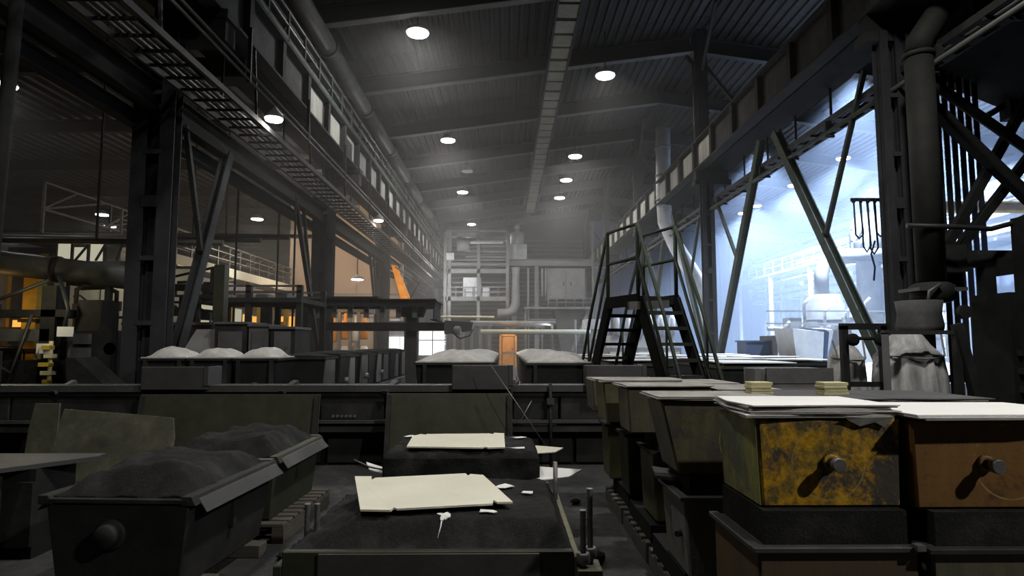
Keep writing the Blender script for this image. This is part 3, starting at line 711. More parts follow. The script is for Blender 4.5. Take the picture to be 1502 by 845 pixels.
# orange lit booth under the gallery end
bo = thing('furnace_booth', 'orange lit booth beyond the platform between the left columns', 'booth', (-12, 33, 0))
pbox('roof', 'mid_machine', bo, -13.6, -9.2, 31, 35, 3.5, 3.75)
for x in (-13.5, -12.1, -10.8, -9.4): pbox('post', 'yellow_paint', bo, x, x + .2, 31, 31.2, 0, 3.5)
for i, x in enumerate((-13.2, -11.8, -10.5)): pbox('glowing_panel', 'furnace_glow', bo, x, x + .95, 33.0, 33.05, 1.3 + .3 * (i % 2), 3.1)
pbox('low_wall', 'dark_steel', bo, -13.5, -9.3, 31.1, 31.2, 0, 1.1)
b2 = thing('blast_cabinet', 'pale steel cabinet with glowing door panels behind the gantry post', 'cabinet', (-5.5, 40, 0))
pbox('body', 'white_machine', b2, -7.4, -5.7, 38, 40, 0, 2.9); pbox('roof', 'mid_machine', b2, -7.5, -5.6, 37.9, 40.1, 2.9, 3.05)
for k in range(3): pbox('glow_panel', 'window_glow', b2, -7.35 + .55 * k, -6.85 + .55 * k, 37.94, 38, .15, 2.1)  # doors made to glow so they look brightly lit

# far left machinery
du = thing('exhaust_duct', 'thick dark duct crossing in front of the yellow post on the left', 'duct', (-10, 14.5, 3))
ptube('duct_length', 'pipe_grey', du, [(-12.5, 13.8, 3.62), (-10.6, 14.1, 3.42), (-8.3, 14.6, 3.16)], .27, 14); ptube('duct_collar', 'dark_steel', du, [(-10.1, 14.2, 3.36), (-9.98, 14.23, 3.35)], .3, 14)
pbeam('duct_support', 'dark_steel', du, (-9.0, 14.45, 3.0), (-9.0, 14.45, 0), .12); pbeam('duct_support', 'dark_steel', du, (-12.0, 13.95, 3.3), (-12.0, 13.95, 0), .12)
yp = thing('yellow_post', 'yellow painted machine post under the thick duct', 'post', (-11.2, 15, 0))
pbox('post', 'yellow_paint', yp, -11.35, -11.02, 15, 15.3, 0, 3.3); pbox('post_cap', 'dark_steel', yp, -11.4, -10.97, 14.95, 15.35, 3.3, 3.4)
for z in (1.5, 2.2): pbox('clamp', 'dark_steel', yp, -11.4, -10.97, 14.95, 15.35, z, z + .08)
def clutter(name, label, cat, x0, x1, y, boxes, pipes):
    t = thing(name, label, cat, ((x0 + x1) / 2, y, 0))
    for i, (a, b, z0, z1, d, m_) in enumerate(boxes): pbox(('housing', 'cover', 'panel', 'bracket', 'box')[i % 5], m_, t, a, b, y, y + d, z0, z1)
    for p in pipes: ptube('hose', 'cable', t, p, .04, 6)
    return t
clutter('moulding_machine', 'dark moulding machine with hanging hoses at the far left', 'machine', -11, -8.4, 13.2,
        [(-12.4, -10.9, 0, 1.6, 1.2, 'black_steel'), (-12.2, -9.0, 2.25, 2.4, .5, 'dark_steel'), (-10.75, -9.4, 1.75, 2.0, .8, 'mid_machine'), (-9.6, -9.3, 0, 2.9, .4, 'dark_steel'), (-10.4, -9.0, 0, 1.35, 1, 'black_steel'), (-8.85, -8.35, 1.1, 2.6, .6, 'dark_steel'), (-9.0, -7.9, 1.2, 1.95, .7, 'mid_machine')],
        [[(-11.8, 13.1, 3.9), (-11.2, 13, 3.0), (-10.3, 13, 2.6), (-9.4, 13.1, 3.0)], [(-12.4, 13.1, 4.5), (-11.5, 13, 3.8), (-10.4, 13.1, 3.7)], [(-10.6, 13.1, 2.4), (-10.5, 13, 1.4), (-10.0, 13.05, 1.1), (-9.7, 13.1, 2.3)], [(-9.2, 13.1, 3.1), (-8.9, 13.0, 2.4), (-9.1, 13.1, 1.6)]])
random.seed(11)
for q, (x0, x1, y, lab) in enumerate(((-13.2, -11.0, 14.6, 'tangle of pipes and valves left of the yellow post'), (-10.8, -8.9, 15.4, 'tangle of pipes and valves right of the yellow post'), (-8.9, -7.4, 16.2, 'tangle of pipes and valves behind the nearest left column'))):
    t = thing('pipework', lab, 'pipework', ((x0 + x1) / 2, y, 0))
    for k in range(7):
        x = random.uniform(x0, x1); z = random.uniform(1.2, 3.1); e = random.uniform(.1, .32)
        pbox('valve_body', random.choice(('black_steel', 'dark_steel', 'mid_machine', 'olive_steel')), t, x, x + e, y + random.uniform(-.3, .3), y + .5, z, z + random.uniform(.12, .4))
    for k in range(8):
        x = random.uniform(x0, x1); xb = random.uniform(x0, x1); z = random.uniform(1.3, 3.3); r = random.choice((.025, .04, .06))
        ptube('pipe', random.choice(('pipe_grey', 'dark_steel', 'cable')), t, [(x, y + .1 * (k % 3), .1), (x, y + .1 * (k % 3), z), (x + (xb - x) * .3, y + .05, z + .12), (xb, y + .05, z + .1)], r, 6)
    for k in range(3):
        z = random.uniform(1.3, 3.0); pbox('rail', 'dark_steel', t, x0, x1, y - .1, y - .05, z, z + .06)
vs = thing('valve_stand', 'yellow green lit valve stand beside the notices at left', 'valve', (-9.25, 13.0, 0))
ptube('stand', 'foam', vs, [(-9.2, 13, 0), (-9.2, 13, 1.75)], .04, 8)
for k in range(5): pbox('valve_body', 'foam' if k % 2 else 'yellow_paint', vs, -9.27 - .05 * (k % 3), -9.16 + .06 * (k % 2), 12.9, 13.05, .9 + .17 * k, .98 + .17 * k)
ptube('elbow', 'foam', vs, [(-9.2, 13, 1.6), (-9.4, 13, 1.62), (-9.45, 13, 1.4)], .05, 8)
cz = thing('chute', 'steel chute with slanted sides behind the trough at left', 'chute', (-8.7, 11.6, 0))
build(MB().hexa([(-7.75, 11.4, .9), (-7.0, 11.4, .9), (-7.0, 12, .9), (-7.75, 12, .9)], [(-7.8, 11.4, 1.45), (-7.65, 11.4, 1.45), (-7.65, 12, 1.45), (-7.8, 12, 1.45)]), 'slanted_plate', 'dark_steel', cz)
pbox('base', 'black_steel', cz, -7.85, -6.7, 11.35, 12.05, 0, .9)
vb = thing('valve_block', 'grey block of valves behind the chute at left', 'valve', (-8.2, 12.3, 0))
pbox('stand', 'dark_steel', vb, -8.35, -7.5, 12.4, 12.9, 0, 1.95)
for k in range(3): pbox('valve', 'mid_machine', vb, -8.3, -8.0, 12.3, 12.4, 1.15 + .27 * k, 1.35 + .27 * k)
build(MB().lathe([(.12, 0), (.14, .06), (.05, .1)], (-7.65, 12.4, 1.6), 12, 'y'), 'gauge', 'grey_machine', vb)
for i, (x, y, z, a) in enumerate(((-8.9, 12.95, 1.94, 12), (-9.32, 12.95, 1.6, -5))):
    solo(MB().box(-.15, .15, 0, .01, -.1, .1), 'notice_sheet', 'paper', ('larger tilted white notice on the machine at left', 'smaller white notice left of the tilted one')[i], 'paper', loc=(x, y, z), rz=a)
fz = thing('furnace', 'furnace with small orange glowing openings at the far left', 'furnace', (-17, 22, 0))
pbox('body', 'mid_machine', fz, -21, -15.6, 22, 25, 0, 4.8); pbox('roof', 'dark_steel', fz, -21.2, -15.4, 21.8, 25.2, 4.8, 5.0)
for (x, z, w_, h_) in ((-16.6, 3.4, .35, .3), (-16.2, 2.8, .5, .28), (-16.9, 2.2, .35, .3), (-15.9, 2.35, .4, .25), (-16.9, 4.1, .25, .4), (-16.0, 3.9, .3, .25)): pbox('glowing_opening', 'furnace_glow', fz, x, x + w_, 21.95, 22.0, z, z + h_)
for k in range(5): pbox('frame_post', 'yellow_paint', fz, -20.8 + 1.2 * k, -20.65 + 1.2 * k, 21.85, 22, 0, 4.8)
ww = thing('control_room', 'lit control room with pale windows above the thick duct', 'room', (-13.5, 21, 0))
pbox('wall', 'mid_machine', ww, -16.5, -11.6, 21.6, 22.4, 4.05, 4.5); pbox('roof', 'dark_steel', ww, -16.6, -11.5, 21.3, 22.8, 5.15, 5.3)
for k in range(4):
    pbox('window_frame', 'dark_steel', ww, -15.35 + .55 * k, -15.27 + .55 * k, 21.55, 21.7, 4.5, 5.15)
    pbox('window_pane', 'dim_window' if k < 3 else 'grey_machine', ww, -15.27 + .55 * k, -14.8 + .55 * k, 21.62, 21.66, 4.5, 5.1 - .12 * (k % 2))
for k in range(4): pbox('shutter_slat', 'card', ww, -12.95, -12.3, 21.6, 21.66, 4.55 + .13 * k, 4.62 + .13 * k)
for x in (-16.3, -11.9): pbox('post', 'dark_steel', ww, x, x + .25, 21.6, 21.9, 0, 4.05)
for k in range(3): pbeam('truss_diagonal', 'black_steel', ww, (-14.6 + .7 * k, 21.5, 4.5), (-14.1 + .55 * k, 21.5, 5.15), .06)
wl2 = thing('lit_partition', 'pale partition lit from behind below the thick duct', 'partition', (-12, 24, 0))
for k in range(4): pbox('panel', 'card', wl2, -13.4 + .95 * k, -12.55 + .95 * k, 19.6, 19.7, 1.9, 4.0)
pbox('frame', 'dark_steel', wl2, -13.6, -9.5, 19.7, 19.8, 0, 4.1)
light('machine_light', 'POINT', (-11.6, 18.3, 3.9), 30, (1, .93, .75), .2)
light('post_fill_light', 'POINT', (-11.9, 14.0, 2.3), 22, (1, .55, .18), .2)  # added warm light to brighten the yellow post, no source there
light('machine_light', 'POINT', (-9.3, 12.3, 2.7), 26, (1, .9, .55), .1)  # added light to bring up the notices and valve stand
for i in range(4):
    y = 17 + 2.6 * i
    t = thing('aisle_pipe', f'{ORD[i]} pipe crossing the dark left aisle above the duct', 'pipe', (-12, y, 5))
    ptube('pipe_length', 'pipe_grey', t, [(-20, y, 4.55 + .5 * i), (-7.6, y, 4.4 + .5 * i)], .08, 8); pbeam('pipe_hanger', 'dark_steel', t, (-11, y, 4.45 + .5 * i), (-11, y, 10.5), .05)
lpv = thing('leaning_pole', 'dark pole rising at the left edge of the view', 'pole', (-6.4, 8, 0))
ptube('pole', 'black_steel', lpv, [(-6.55, 8, 0), (-6.38, 8, 6.6)], .085, 10); pbox('pole_foot', 'black_steel', lpv, -6.75, -6.35, 7.8, 8.2, 0, .06)
sb = thing('corbel_box', 'steel box under the left girder above the first column', 'box', (-6.4, 14.5, 7.8))
pbox('box_body', 'girder', sb, -7.6, -6.1, 14.4, 14.9, 7.95, 8.36); pbox('box_flange', 'girder', sb, -7.65, -6.05, 14.36, 14.94, 7.9, 7.95)

# ------------------------------------------------------------------ back: furnace machinery at the end of the hall
def K(px): return (px - 741) / 930 * 52
def Z(py): return 1.7 + (504 - py) / 930 * 52 * 1.005
gb = thing('furnace_gallery', 'grey steel gallery with railings before the end wall', 'gallery', (-2, 52, 0))
for py, d in ((443, .35), (403, .35)): pbox('platform', 'grey_machine', gb, K(655), K(742), 51, 54, Z(py), Z(py) + d)
for px in (652, 658, 700, 742): pbox('post', 'grey_machine', gb, K(px), K(px) + .25, 51, 51.25, 0, Z(343))
for py in (343, 352): pbox('top_beam', 'grey_machine', gb, K(655), K(744), 51, 51.2, Z(py), Z(py) + .15)
for py in (424, 431, 385, 391): pbox('handrail', 'grey_machine', gb, K(655), K(742), 50.95, 51, Z(py), Z(py) + .08)
for k in range(8): pbox('rail_post', 'grey_machine', gb, K(657) + .68 * k, K(657) + .68 * k + .07, 50.95, 51, Z(443), Z(424))
for k in range(9): pbox('louvre_slat', 'grey_machine' if k % 2 else 'mid_machine', gb, K(683), K(742), 51.4 - .02 * k, 51.7, Z(384) + .22 * k, Z(384) + .22 * k + .16)
for k in range(7): ptube('gallery_pipe', 'grey_machine' if k % 2 else 'mid_machine', gb, [(K(658), 51.9, Z(438) + .42 * k), (K(742), 51.9, Z(438) + .42 * k)], .07, 6)
pbox('panel', 'white_machine', gb, K(680), K(706), 51.2, 51.4, Z(442), Z(409)); pbox('panel', 'white_machine', gb, K(708), K(719), 51.1, 51.3, Z(440), Z(424))
pbox('lit_sign', 'white_machine', gb, K(656), K(667), 50.8, 50.9, Z(384), Z(374))
ptube('fan_housing', 'grey_machine', gb, [(K(672), 50.6, Z(362)), (K(690), 50.6, Z(362))], .55, 12); ptube('shaft', 'white_machine', gb, [(K(684), 50.4, Z(360)), (K(738), 50.4, Z(360))], .12, 8)
so = thing('dust_silo', 'pale two tier silo standing on the steel beam at the end', 'silo', (K(759), 53, Z(383)))
build(MB().box(K(746), K(773), 52, 53.5, Z(382), Z(358)), 'lower_tank', 'white_machine', so); build(MB().lathe([(.62, 0), (.62, 1.05), (.2, 1.2), (.16, 1.55)], (K(759), 52.8, Z(358)), 16), 'upper_tank', 'white_machine', so); build(MB().lathe([(.18, 0), (.3, .2), (.18, .45)], (K(759), 52.8, Z(339) + .3), 10), 'cap_ball', 'white_machine', so)
bb = thing('support_beam', 'long grey beam carrying the silo at the end of the hall', 'beam', (2, 52, Z(388)))
pibeam('beam_length', 'grey_machine', bb, (K(744), 51.8, Z(386)), (K(880), 51.8, Z(386)), .4, .55); pbox('beam_length', 'grey_machine', bb, K(655), K(744), 51.8, 52.1, Z(391), Z(386))
for px in (784, 872): pbox('post', 'grey_machine', bb, K(px), K(px) + .35, 51.7, 52, 0, Z(389))
pp = thing('riser_pipe', 'grey bent pipe beside the gallery at the end', 'pipe', (K(754), 50, 0))
ptube('pipe_bend', 'grey_machine', pp, [(K(756), 50.5, Z(396)), (K(756), 50.5, Z(410)), (K(756), 50.5, Z(448)), (K(752), 50.5, Z(457)), (K(744), 50.5, Z(461)), (K(730), 50.5, Z(461))], [.32, .28, .34, .36, .36, .32], 12)
pbox('support', 'mid_machine', pp, K(750), K(757), 50.3, 50.8, 0, Z(465))
for i, (px, py0, py1) in enumerate(((868, 330, 395), (774, 396, 470), (842, 470, 530), (770, 455, 530))):
    t = thing('wall_pipe', ('thin grey riser at the right end of the hall', 'thin grey riser left of the filter cabinet', 'thin grey riser below the filter cabinet', 'thin grey riser right of the orange door')[i], 'pipe', (K(px), 52, 0))
    ptube('pipe_length', 'grey_machine', t, [(K(px), 51, 0), (K(px), 51, Z(py0))], .09, 8); ptube('pipe_length', 'grey_machine', t, [(K(px), 51, Z(py1)), (K(px) + 2.2, 51, Z(py1))], .07, 8)
fc = thing('filter_cabinet', 'big grey filter cabinet on a railed platform at the end', 'cabinet', (K(830), 52, 0))
for k in range(2):
    d_ = pbox('door', 'grey_machine', fc, K(802) + 1.56 * k, K(802) + 1.56 * k + 1.5, 51.4, 51.5, Z(438), Z(397)); pbox('handle', 'dark_steel', d_, K(802) + 1.3 + .6 * k, K(802) + 1.4 + .6 * k, 51.34, 51.4, Z(420), Z(415))
pbox('body', 'grey_machine', fc, K(801), K(858), 51.5, 53.5, Z(440), Z(395)); pbox('platform', 'grey_machine', fc, K(768), K(865), 50.6, 53.4, Z(455), Z(452))
for py in (440, 446): pbox('handrail', 'grey_machine', fc, K(802), K(865), 50.6, 50.66, Z(py), Z(py) + .07)
for k in range(6): pbox('rail_post', 'grey_machine', fc, K(802) + .7 * k, K(802) + .7 * k + .07, 50.6, 50.66, Z(453), Z(439))
build(MB().hexa([(K(822), 51.6, Z(515)), (K(838), 51.6, Z(515)), (K(838), 53, Z(515)), (K(822), 53, Z(515))], [(K(812), 51.4, Z(456)), (K(852), 51.4, Z(456)), (K(852), 53.4, Z(456)), (K(812), 53.4, Z(456))]), 'hopper', 'mid_machine', fc)
pbeam('brace', 'grey_machine', fc, (K(838), 51.2, Z(515)), (K(862), 51.2, Z(456)), .25)
for px in (795, 800): ptube('drain_pipe', 'grey_machine', fc, [(K(px), 51.3, Z(436)), (K(px), 51.3, Z(396))], .1, 8)
for i, (x0, x1, py, y, m_, r) in enumerate(((690, 815, 474, 46, 'grey_machine', .16), (705, 866, 487, 40, 'card', .15), (640, 725, 465, 46, 'foam', .07), (690, 800, 478, 47, 'mid_machine', .1))):
    t = thing('cross_pipe', ('upper grey pipe crossing before the end machinery', 'yellowish pipe crossing above the orange door', 'thin yellowish pipe at the foot of the end gallery', 'thin dark pipe below the upper grey pipe')[i], 'pipe', ((x0 + x1 - 1482) / 1860 * y, y, 0))
    z = 1.7 + (504 - py) / 930 * y; a, b = (x0 - 741) / 930 * y, (x1 - 741) / 930 * y
    ptube('pipe_length', m_, t, [(a, y, z), (b, y, z)], r, 8)
    for q in (a + .2, b - .3): pbox('support_post', 'mid_machine', t, q, q + .12, y, y + .12, 0, z)
sw = thing('strip_curtain', 'grey strip curtain wall behind the sand heaps', 'curtain', (-3, 45, 0))
for k in range(16): pbox('strip', 'mid_machine' if k % 3 else 'grey_machine', sw, -4.2 + .2 * k, -4.2 + .2 * k + .18, 44 + .03 * (k % 2), 44.05 + .03 * (k % 2), 0.05, 2.9)
pbox('curtain_rail', 'grey_machine', sw, -4.3, -.9, 43.95, 44.12, 2.9, 3.05)
od = thing('orange_door', 'orange lit steel door at the end of the aisle', 'door', (.2, 46, 0))
d_ = pbox('leaf', 'orange_paint', od, -.2, .62, 46, 46.08, .1, 2.2); pbox('handle', 'dark_steel', d_, .48, .54, 45.95, 46, 1.2, 1.4); pbox('frame', 'orange_paint', od, .7, .85, 45.95, 46.1, 0, 2.4); pbox('frame', 'orange_paint', od, -.42, -.27, 45.95, 46.1, 0, 2.4); pbox('frame', 'orange_paint', od, -.42, .85, 45.95, 46.1, 2.25, 2.4); pbox('cross_bar', 'grey_machine', od, -.2, .62, 45.96, 46, 1.0, 1.1)
light('door_lamp_light', 'POINT', (.4, 44.6, 2.6), 60, (1, .62, .25), .2)
light('floor_fill_light', 'POINT', (.12, 20.5, 1.7), 60, (1, .85, .6), .1)  # added light to brighten the aisle floor, no lamp hangs here
lw = thing('lit_opening', 'bright white lit opening left of the strip curtain', 'opening', (-5.4, 44, 0))
for k in range(2): pbox('lit_pane', 'window_glow', lw, -5.95 + .95 * k, -5.05 + .95 * k, 44, 44.06, .9, 2.7)
pbox('frame', 'grey_machine', lw, -6.1, -3.95, 44.06, 44.2, 0, 2.9); pbox('mullion', 'grey_machine', lw, -5.04, -4.98, 43.95, 44, .3, 2.8); pbox('transom', 'grey_machine', lw, -6.0, -4.1, 43.95, 44, 1.9, 1.96)
lw = thing('lit_opening', 'bright white lit panels between gantry post and third left column', 'opening', (-8, 44, 0))
for k in range(2): pbox('lit_pane', 'window_glow', lw, -8.3 + .82 * k, -7.55 + .82 * k, 41.3, 41.36, .4, 2.9)
pbox('panel', 'white_machine', lw, -8.4, -6.9, 41.36, 41.44, 0, 3.3)
light('end_fill_light', 'POINT', (-4.6, 47, 6.2), 650, (1, 1, 1), .3)  # unseen lights here and below added to brighten the end machinery
light('end_fill_light', 'POINT', (3.2, 46, 3.0), 110, (1, 1, 1), .3)
gx = thing('site_office', 'small grey office with a window right of the end machinery', 'office', (6.6, 44, 0))
pbox('wall', 'grey_machine', gx, 5.7, 7.2, 44, 46, 0, 3.4); pbox('window', 'dark_steel', gx, 6.0, 6.9, 43.95, 44, .9, 2.0); pbox('roof', 'white_machine', gx, 5.6, 7.3, 43.9, 46.1, 2.7, 3.4)
# machine row on the right side at mid depth, seen through the stairs
mr = thing('core_machine', 'pale core making machine seen through the crossover stairs', 'machine', (6, 32, 0))
pbox('base', 'grey_machine', mr, 5.0, 8.6, 31, 33, 0, 1.5); pbox('frame', 'white_machine', mr, 5.2, 8.4, 31.4, 32.6, 1.5, 2.1)
for k in range(6): build(MB().lathe([(.16, 0), (.16, .8), (.08, 1.0)], (5.5 + .55 * k, 31.3, 2.1), 10), 'cylinder', 'white_machine', mr)
for k in range(5): pbox('panel', 'white_machine' if k % 2 else 'card', mr, 5.1 + .7 * k, 5.7 + .7 * k, 30.95, 31.0, .5, 1.3)
light('machine_light', 'POINT', (6.4, 29.5, 4.2), 130, (.9, .95, 1), .2)
vd = thing('ventilation_duct', 'pale bent ventilation duct behind the crossover stairs', 'duct', (8, 30, 2))
ptube('duct_bend', 'white_machine', vd, [(7.75, 30.3, 12.2), (7.7, 30.3, 9.0), (7.75, 30.3, 7.6), (8.2, 30.0, 6.3), (9.1, 29.7, 4.6), (9.5, 29.6, 3.6), (9.55, 29.6, 0)], .36, 14)
for z in (11.2, 9.8, 8.6): ptube('duct_collar', 'grey_machine', vd, [(7.72, 30.3, z), (7.72, 30.3, z + .1)], .4, 14)

# ------------------------------------------------------------------ the bright right bay
pr = thing('pipe_rack', 'rack of long white pipes along the far wall of the bright bay', 'pipe rack', (24, 42, 0))
for i, (x, z, r) in enumerate(((24.5, 10.2, .22), (24.3, 9.6, .16), (24.0, 9.0, .3), (24.2, 8.3, .16), (24.6, 7.7, .2), (24.1, 7.0, .25), (24.4, 6.3, .16), (24.0, 5.7, .18))):
    ptube('pipe_length', 'white_machine', pr, [(x, 22, z), (x, 40, z), (x, 62, z)], r, 10)
for k in range(11):
    pbox('rack_post', 'white_machine', pr, 24.9, 25.15, 22.5 + 3.8 * k, 22.75 + 3.8 * k, 0, 10.6)
    for z in (5.4, 6.7, 8.0, 9.3): pbox('rack_arm', 'white_machine', pr, 23.8, 24.9, 22.55 + 3.8 * k, 22.7 + 3.8 * k, z, z + .12)
pw = thing('bay_gallery', 'white walkway with railing high in the bright bay', 'walkway', (22, 42, 7.5))
pbox('deck', 'white_machine', pw, 22.2, 23.4, 24, 62, 7.4, 7.55)
for z in (8.0, 8.5): pbox('handrail', 'white_machine', pw, 22.2, 22.25, 24, 62, z, z + .05)
for k in range(22): pbox('rail_post', 'white_machine', pw, 22.2, 22.26, 24 + 1.75 * k, 24.06 + 1.75 * k, 7.55, 8.55)
for k in range(6): pbox('post', 'white_machine', pw, 22.3, 22.55, 25 + 7 * k, 25.25 + 7 * k, 0, 7.4)
tk = thing('process_tank', 'white cylindrical tank with an elbow pipe in the bright bay', 'tank', (13.3, 26, 0))
build(MB().lathe([(.55, 0), (.75, .2), (.75, 3.3), (.6, 3.5), (.6, 3.7)], (13.2, 26, 0), 18), 'vessel', 'white_machine', tk)
ptube('elbow_pipe', 'white_machine', tk, [(13.1, 26, 3.7), (13.1, 26, 4.6), (13.3, 26, 5.1), (13.8, 26, 5.35), (15.6, 26, 5.4)], .28, 12)
for z in (1.6, 2.6): ptube('band', 'grey_machine', tk, [(13.2, 26, z), (13.2, 26, z + .08)], .78, 18)
ptube('side_pipe', 'white_machine', tk, [(12.5, 25.8, 2.2), (11.0, 25.8, 2.3), (10.7, 25.8, 2.3)], .09, 8)
tw_ = thing('white_column', 'tall white machine column left of the big steel column', 'machine', (15.6, 26, 0))
build(MB().lathe([(.5, 0), (.5, 5.6), (.7, 5.8), (.7, 6.6), (.4, 7.2)], (15.4, 26.5, 0), 16), 'tower', 'white_machine', tw_)
pbox('platform', 'white_machine', tw_, 14.4, 17.5, 26, 27.5, 5.2, 5.35)
for z in (5.9, 6.4): pbox('handrail', 'white_machine', tw_, 14.4, 17.5, 25.95, 26, z, z + .06)
for k in range(6): pbox('rail_post', 'white_machine', tw_, 14.4 + .6 * k, 14.46 + .6 * k, 25.95, 26, 5.35, 6.45)
ptube('slanted_pipe', 'white_machine', tw_, [(15.6, 26, 5.0), (17.4, 26, 3.6)], .12, 8)
for i in range(3): pbox('valve_box', 'grey_machine', tw_, 14.2 + .45 * i, 14.5 + .45 * i, 25.7, 26.1, 1.4 + .5 * i, 1.9 + .5 * i)
for i, (x, y, wd, zt, rz) in enumerate(((8.75, 19.2, .9, 2.15, 6), (10.0, 20.5, .85, 2.2, -4), (10.75, 19.6, 1.1, 2.25, 3))):
    t = thing('tilting_bin', ('narrow white bin nearest the blue bin in the bay', 'middle white bin with a bent edge in the bay', 'widest white bin with a raised flap in the bay')[i], 'bin', (x, y, .4), rz, 'white bins in the bright bay')
    build(MB().hexa([(.12, 0, .2), (wd - .05, 0, .2), (wd - .05, .8, .2), (.12, .8, .2)], [(-.08, -.1, zt - .4), (wd + .05, -.1, zt - .5), (wd + .05, 1, zt - .4), (-.08, 1, zt - .35)]), 'body', 'white_machine', t, local=True)
    build(MB().hexa([(wd + .0, -.05, .6), (wd + .1, -.05, .6), (wd + .1, .95, .6), (wd, .95, .6)], [(wd + .04, -.12, zt - .42), (wd + .18, -.12, zt - .5), (wd + .18, 1.0, zt - .45), (wd + .04, 1.0, zt - .38)]), 'flap', 'blue_machine' if i < 2 else 'grey_machine', t, local=True)
    pbox('skid', 'grey_machine', t, .1, wd, 0, .8, -.4, .2, local=True)
bl = thing('blue_bin', 'dark blue steel bin behind the foot of the stairs', 'bin', (7.9, 21, 0))
pbox('body', 'blue_machine', bl, 7.75, 8.55, 20.4, 21.2, 0.1, 1.75); pbox('end_panel', 'grey_machine', bl, 8.56, 8.72, 20.3, 21.3, 0, 1.95); pbox('lid', 'blue_machine', bl, 7.7, 8.56, 20.35, 21.25, 1.75, 1.8)
t = thing('rubble_heap', 'low white heap of castings on the bay floor', 'heap', (11, 18.5, 0))
build(heap(9.2, 14.5, 17.3, 19.5, .6, .5, 5, 30, 14, 2.2, .6), 'heap_body', 'white_machine', t); pbox('tray', 'grey_machine', t, 9.1, 14.6, 17.2, 19.6, 0, .62)
mm = thing('shakeout_machine', 'white shakeout machine with many fittings in the bright bay', 'machine', (12, 23, 0))
pbox('base', 'white_machine', mm, 9.5, 16.5, 23, 24.5, 0, 1.2)
for k in range(9):
    x = 9.7 + .75 * k; h_ = 1.4 + .9 * abs(math.sin(k * 1.9))
    pbox('fitting', 'white_machine', mm, x, x + .45, 23 + .2 * (k % 3), 23.6 + .2 * (k % 3), 1.2, h_ + .4); ptube('pipe_stub', 'white_machine', mm, [(x + .55, 23.2, 1.2), (x + .55, 23.2, h_ + .9), (x + .75, 23.2, h_ + 1.1)], .06, 8)
for k in range(4): pbox('rail', 'white_machine', mm, 9.5, 16.5, 22.9, 22.96, 1.5 + .45 * k, 1.55 + .45 * k)
ye = thing('yellow_beam', 'yellow beam crossing behind the dark vertical bars at right', 'beam', (11, 15.5, 0))
pibeam('bridge_beam', 'yellow_paint', ye, (9.75, 15.5, 5.1), (14.5, 15.5, 5.1), .2, .26); pbox('end_post', 'dark_steel', ye, 14.4, 14.7, 15.3, 15.7, 0, 5.3); pbox('end_post', 'dark_steel', ye, 9.75, 9.9, 15.3, 15.7, 0, 5.3)
fe = thing('festoon_cable', 'looped festoon cables hanging from a short track beside the big column', 'cable', (8.1, 14, 4.9))
pbox('track', 'dark_steel', fe, 7.8, 8.75, 13.97, 14.03, 4.9, 4.97)
for k in range(5):
    x = 7.86 + .16 * k; d = (.85, 1.15, 1.2, .8, 1.0)[k]
    ptube('cable_loop', 'blue_cable', fe, [(x, 14, 4.9), (x + .01, 14, 4.9 - d * .5), (x + .02, 14.01, 4.9 - d * .9), (x + .1, 14.02, 4.9 - d), (x + .19, 14.01, 4.9 - d * .88), (x + .16, 14, 4.9 - d * .4), (x + .14, 14, 4.9)], .022, 6)
    build(MB().lathe([(.03, 0), (.045, .04), (.03, .08)], (x, 14, 4.86), 8), 'cable_clip', 'dark_steel', fe)
ptube('cable_end', 'blue_cable', fe, [(8.3, 14, 4.0), (8.2, 14, 3.7), (8.27, 14, 3.4), (8.23, 14, 3.1)], .02, 6)
pbeam('track_arm', 'dark_steel', fe, (8.7, 14, 4.93), (8.7, 13.1, 4.93), .06)

# ------------------------------------------------------------------ right: column dust pipe, bulk bags, bars, canopy
dp = thing('dust_pipe', 'thick grey down pipe in front of the big right column', 'pipe', (7.65, 11.2, 2.3))
ptube('pipe_length', 'pipe_dark', dp, [(7.62, 11.2, 2.75), (7.62, 11.2, 6.95)], .24, 18); ptube('pipe_collar', 'dark_steel', dp, [(7.62, 11.2, 6.95), (7.62, 11.2, 7.03)], .27, 18)
ptube('pipe_elbow', 'pipe_dark', dp, [(7.62, 11.2, 7.03), (7.68, 11.2, 7.3), (8.0, 11.2, 7.75), (8.8, 11.2, 8.5)], .23, 18)
vv = build(MB().lathe([(.26, 0), (.36, .06), (.36, .3), (.26, .36)], (7.62, 11.2, 2.42), 18), 'valve_body', 'dark_steel', dp); pbox('valve_flange', 'mid_machine', dp, 7.2, 8.05, 10.9, 11.5, 2.62, 2.68)
ptube('hand_lever', 'rod_steel', vv, [(7.3, 10.85, 2.3), (7.3, 10.8, 2.6), (7.5, 10.8, 2.72)], .03, 6)
build(MB().lathe([(.12, 0), (.12, .12)], (8.02, 10.95, 2.25), 12, 'y'), 'hand_wheel', 'dark_steel', dp)
bf = thing('bag_frame', 'dark steel frame holding the bulk bags under the down pipe', 'frame', (6.6, 10, 0))
for x in (5.33, 5.95): pbox('frame_post', 'dark_steel', bf, x, x + .1, 10, 10.1, 0, 1.98)
pbox('pale_post', 'grey_machine', bf, 5.76, 5.83, 9.6, 9.68, 0, 1.86)
pbox('frame_post', 'dark_steel', bf, 6.85, 6.94, 9.6, 9.7, 0, 1.9)
pbox('top_bar', 'dark_steel', bf, 5.33, 6.1, 10, 10.1, 1.92, 2.02); pbox('top_bar', 'grey_plate', bf, 5.76, 6.94, 9.6, 9.7, 1.84, 1.9); pbox('low_bar', 'dark_steel', bf, 5.33, 5.95, 10.02, 10.08, 1.02, 1.1)
ptube('hanger_bar', 'dark_steel', bf, [(5.4, 9.95, 1.78), (6.0, 9.95, 1.78)], .028, 8)
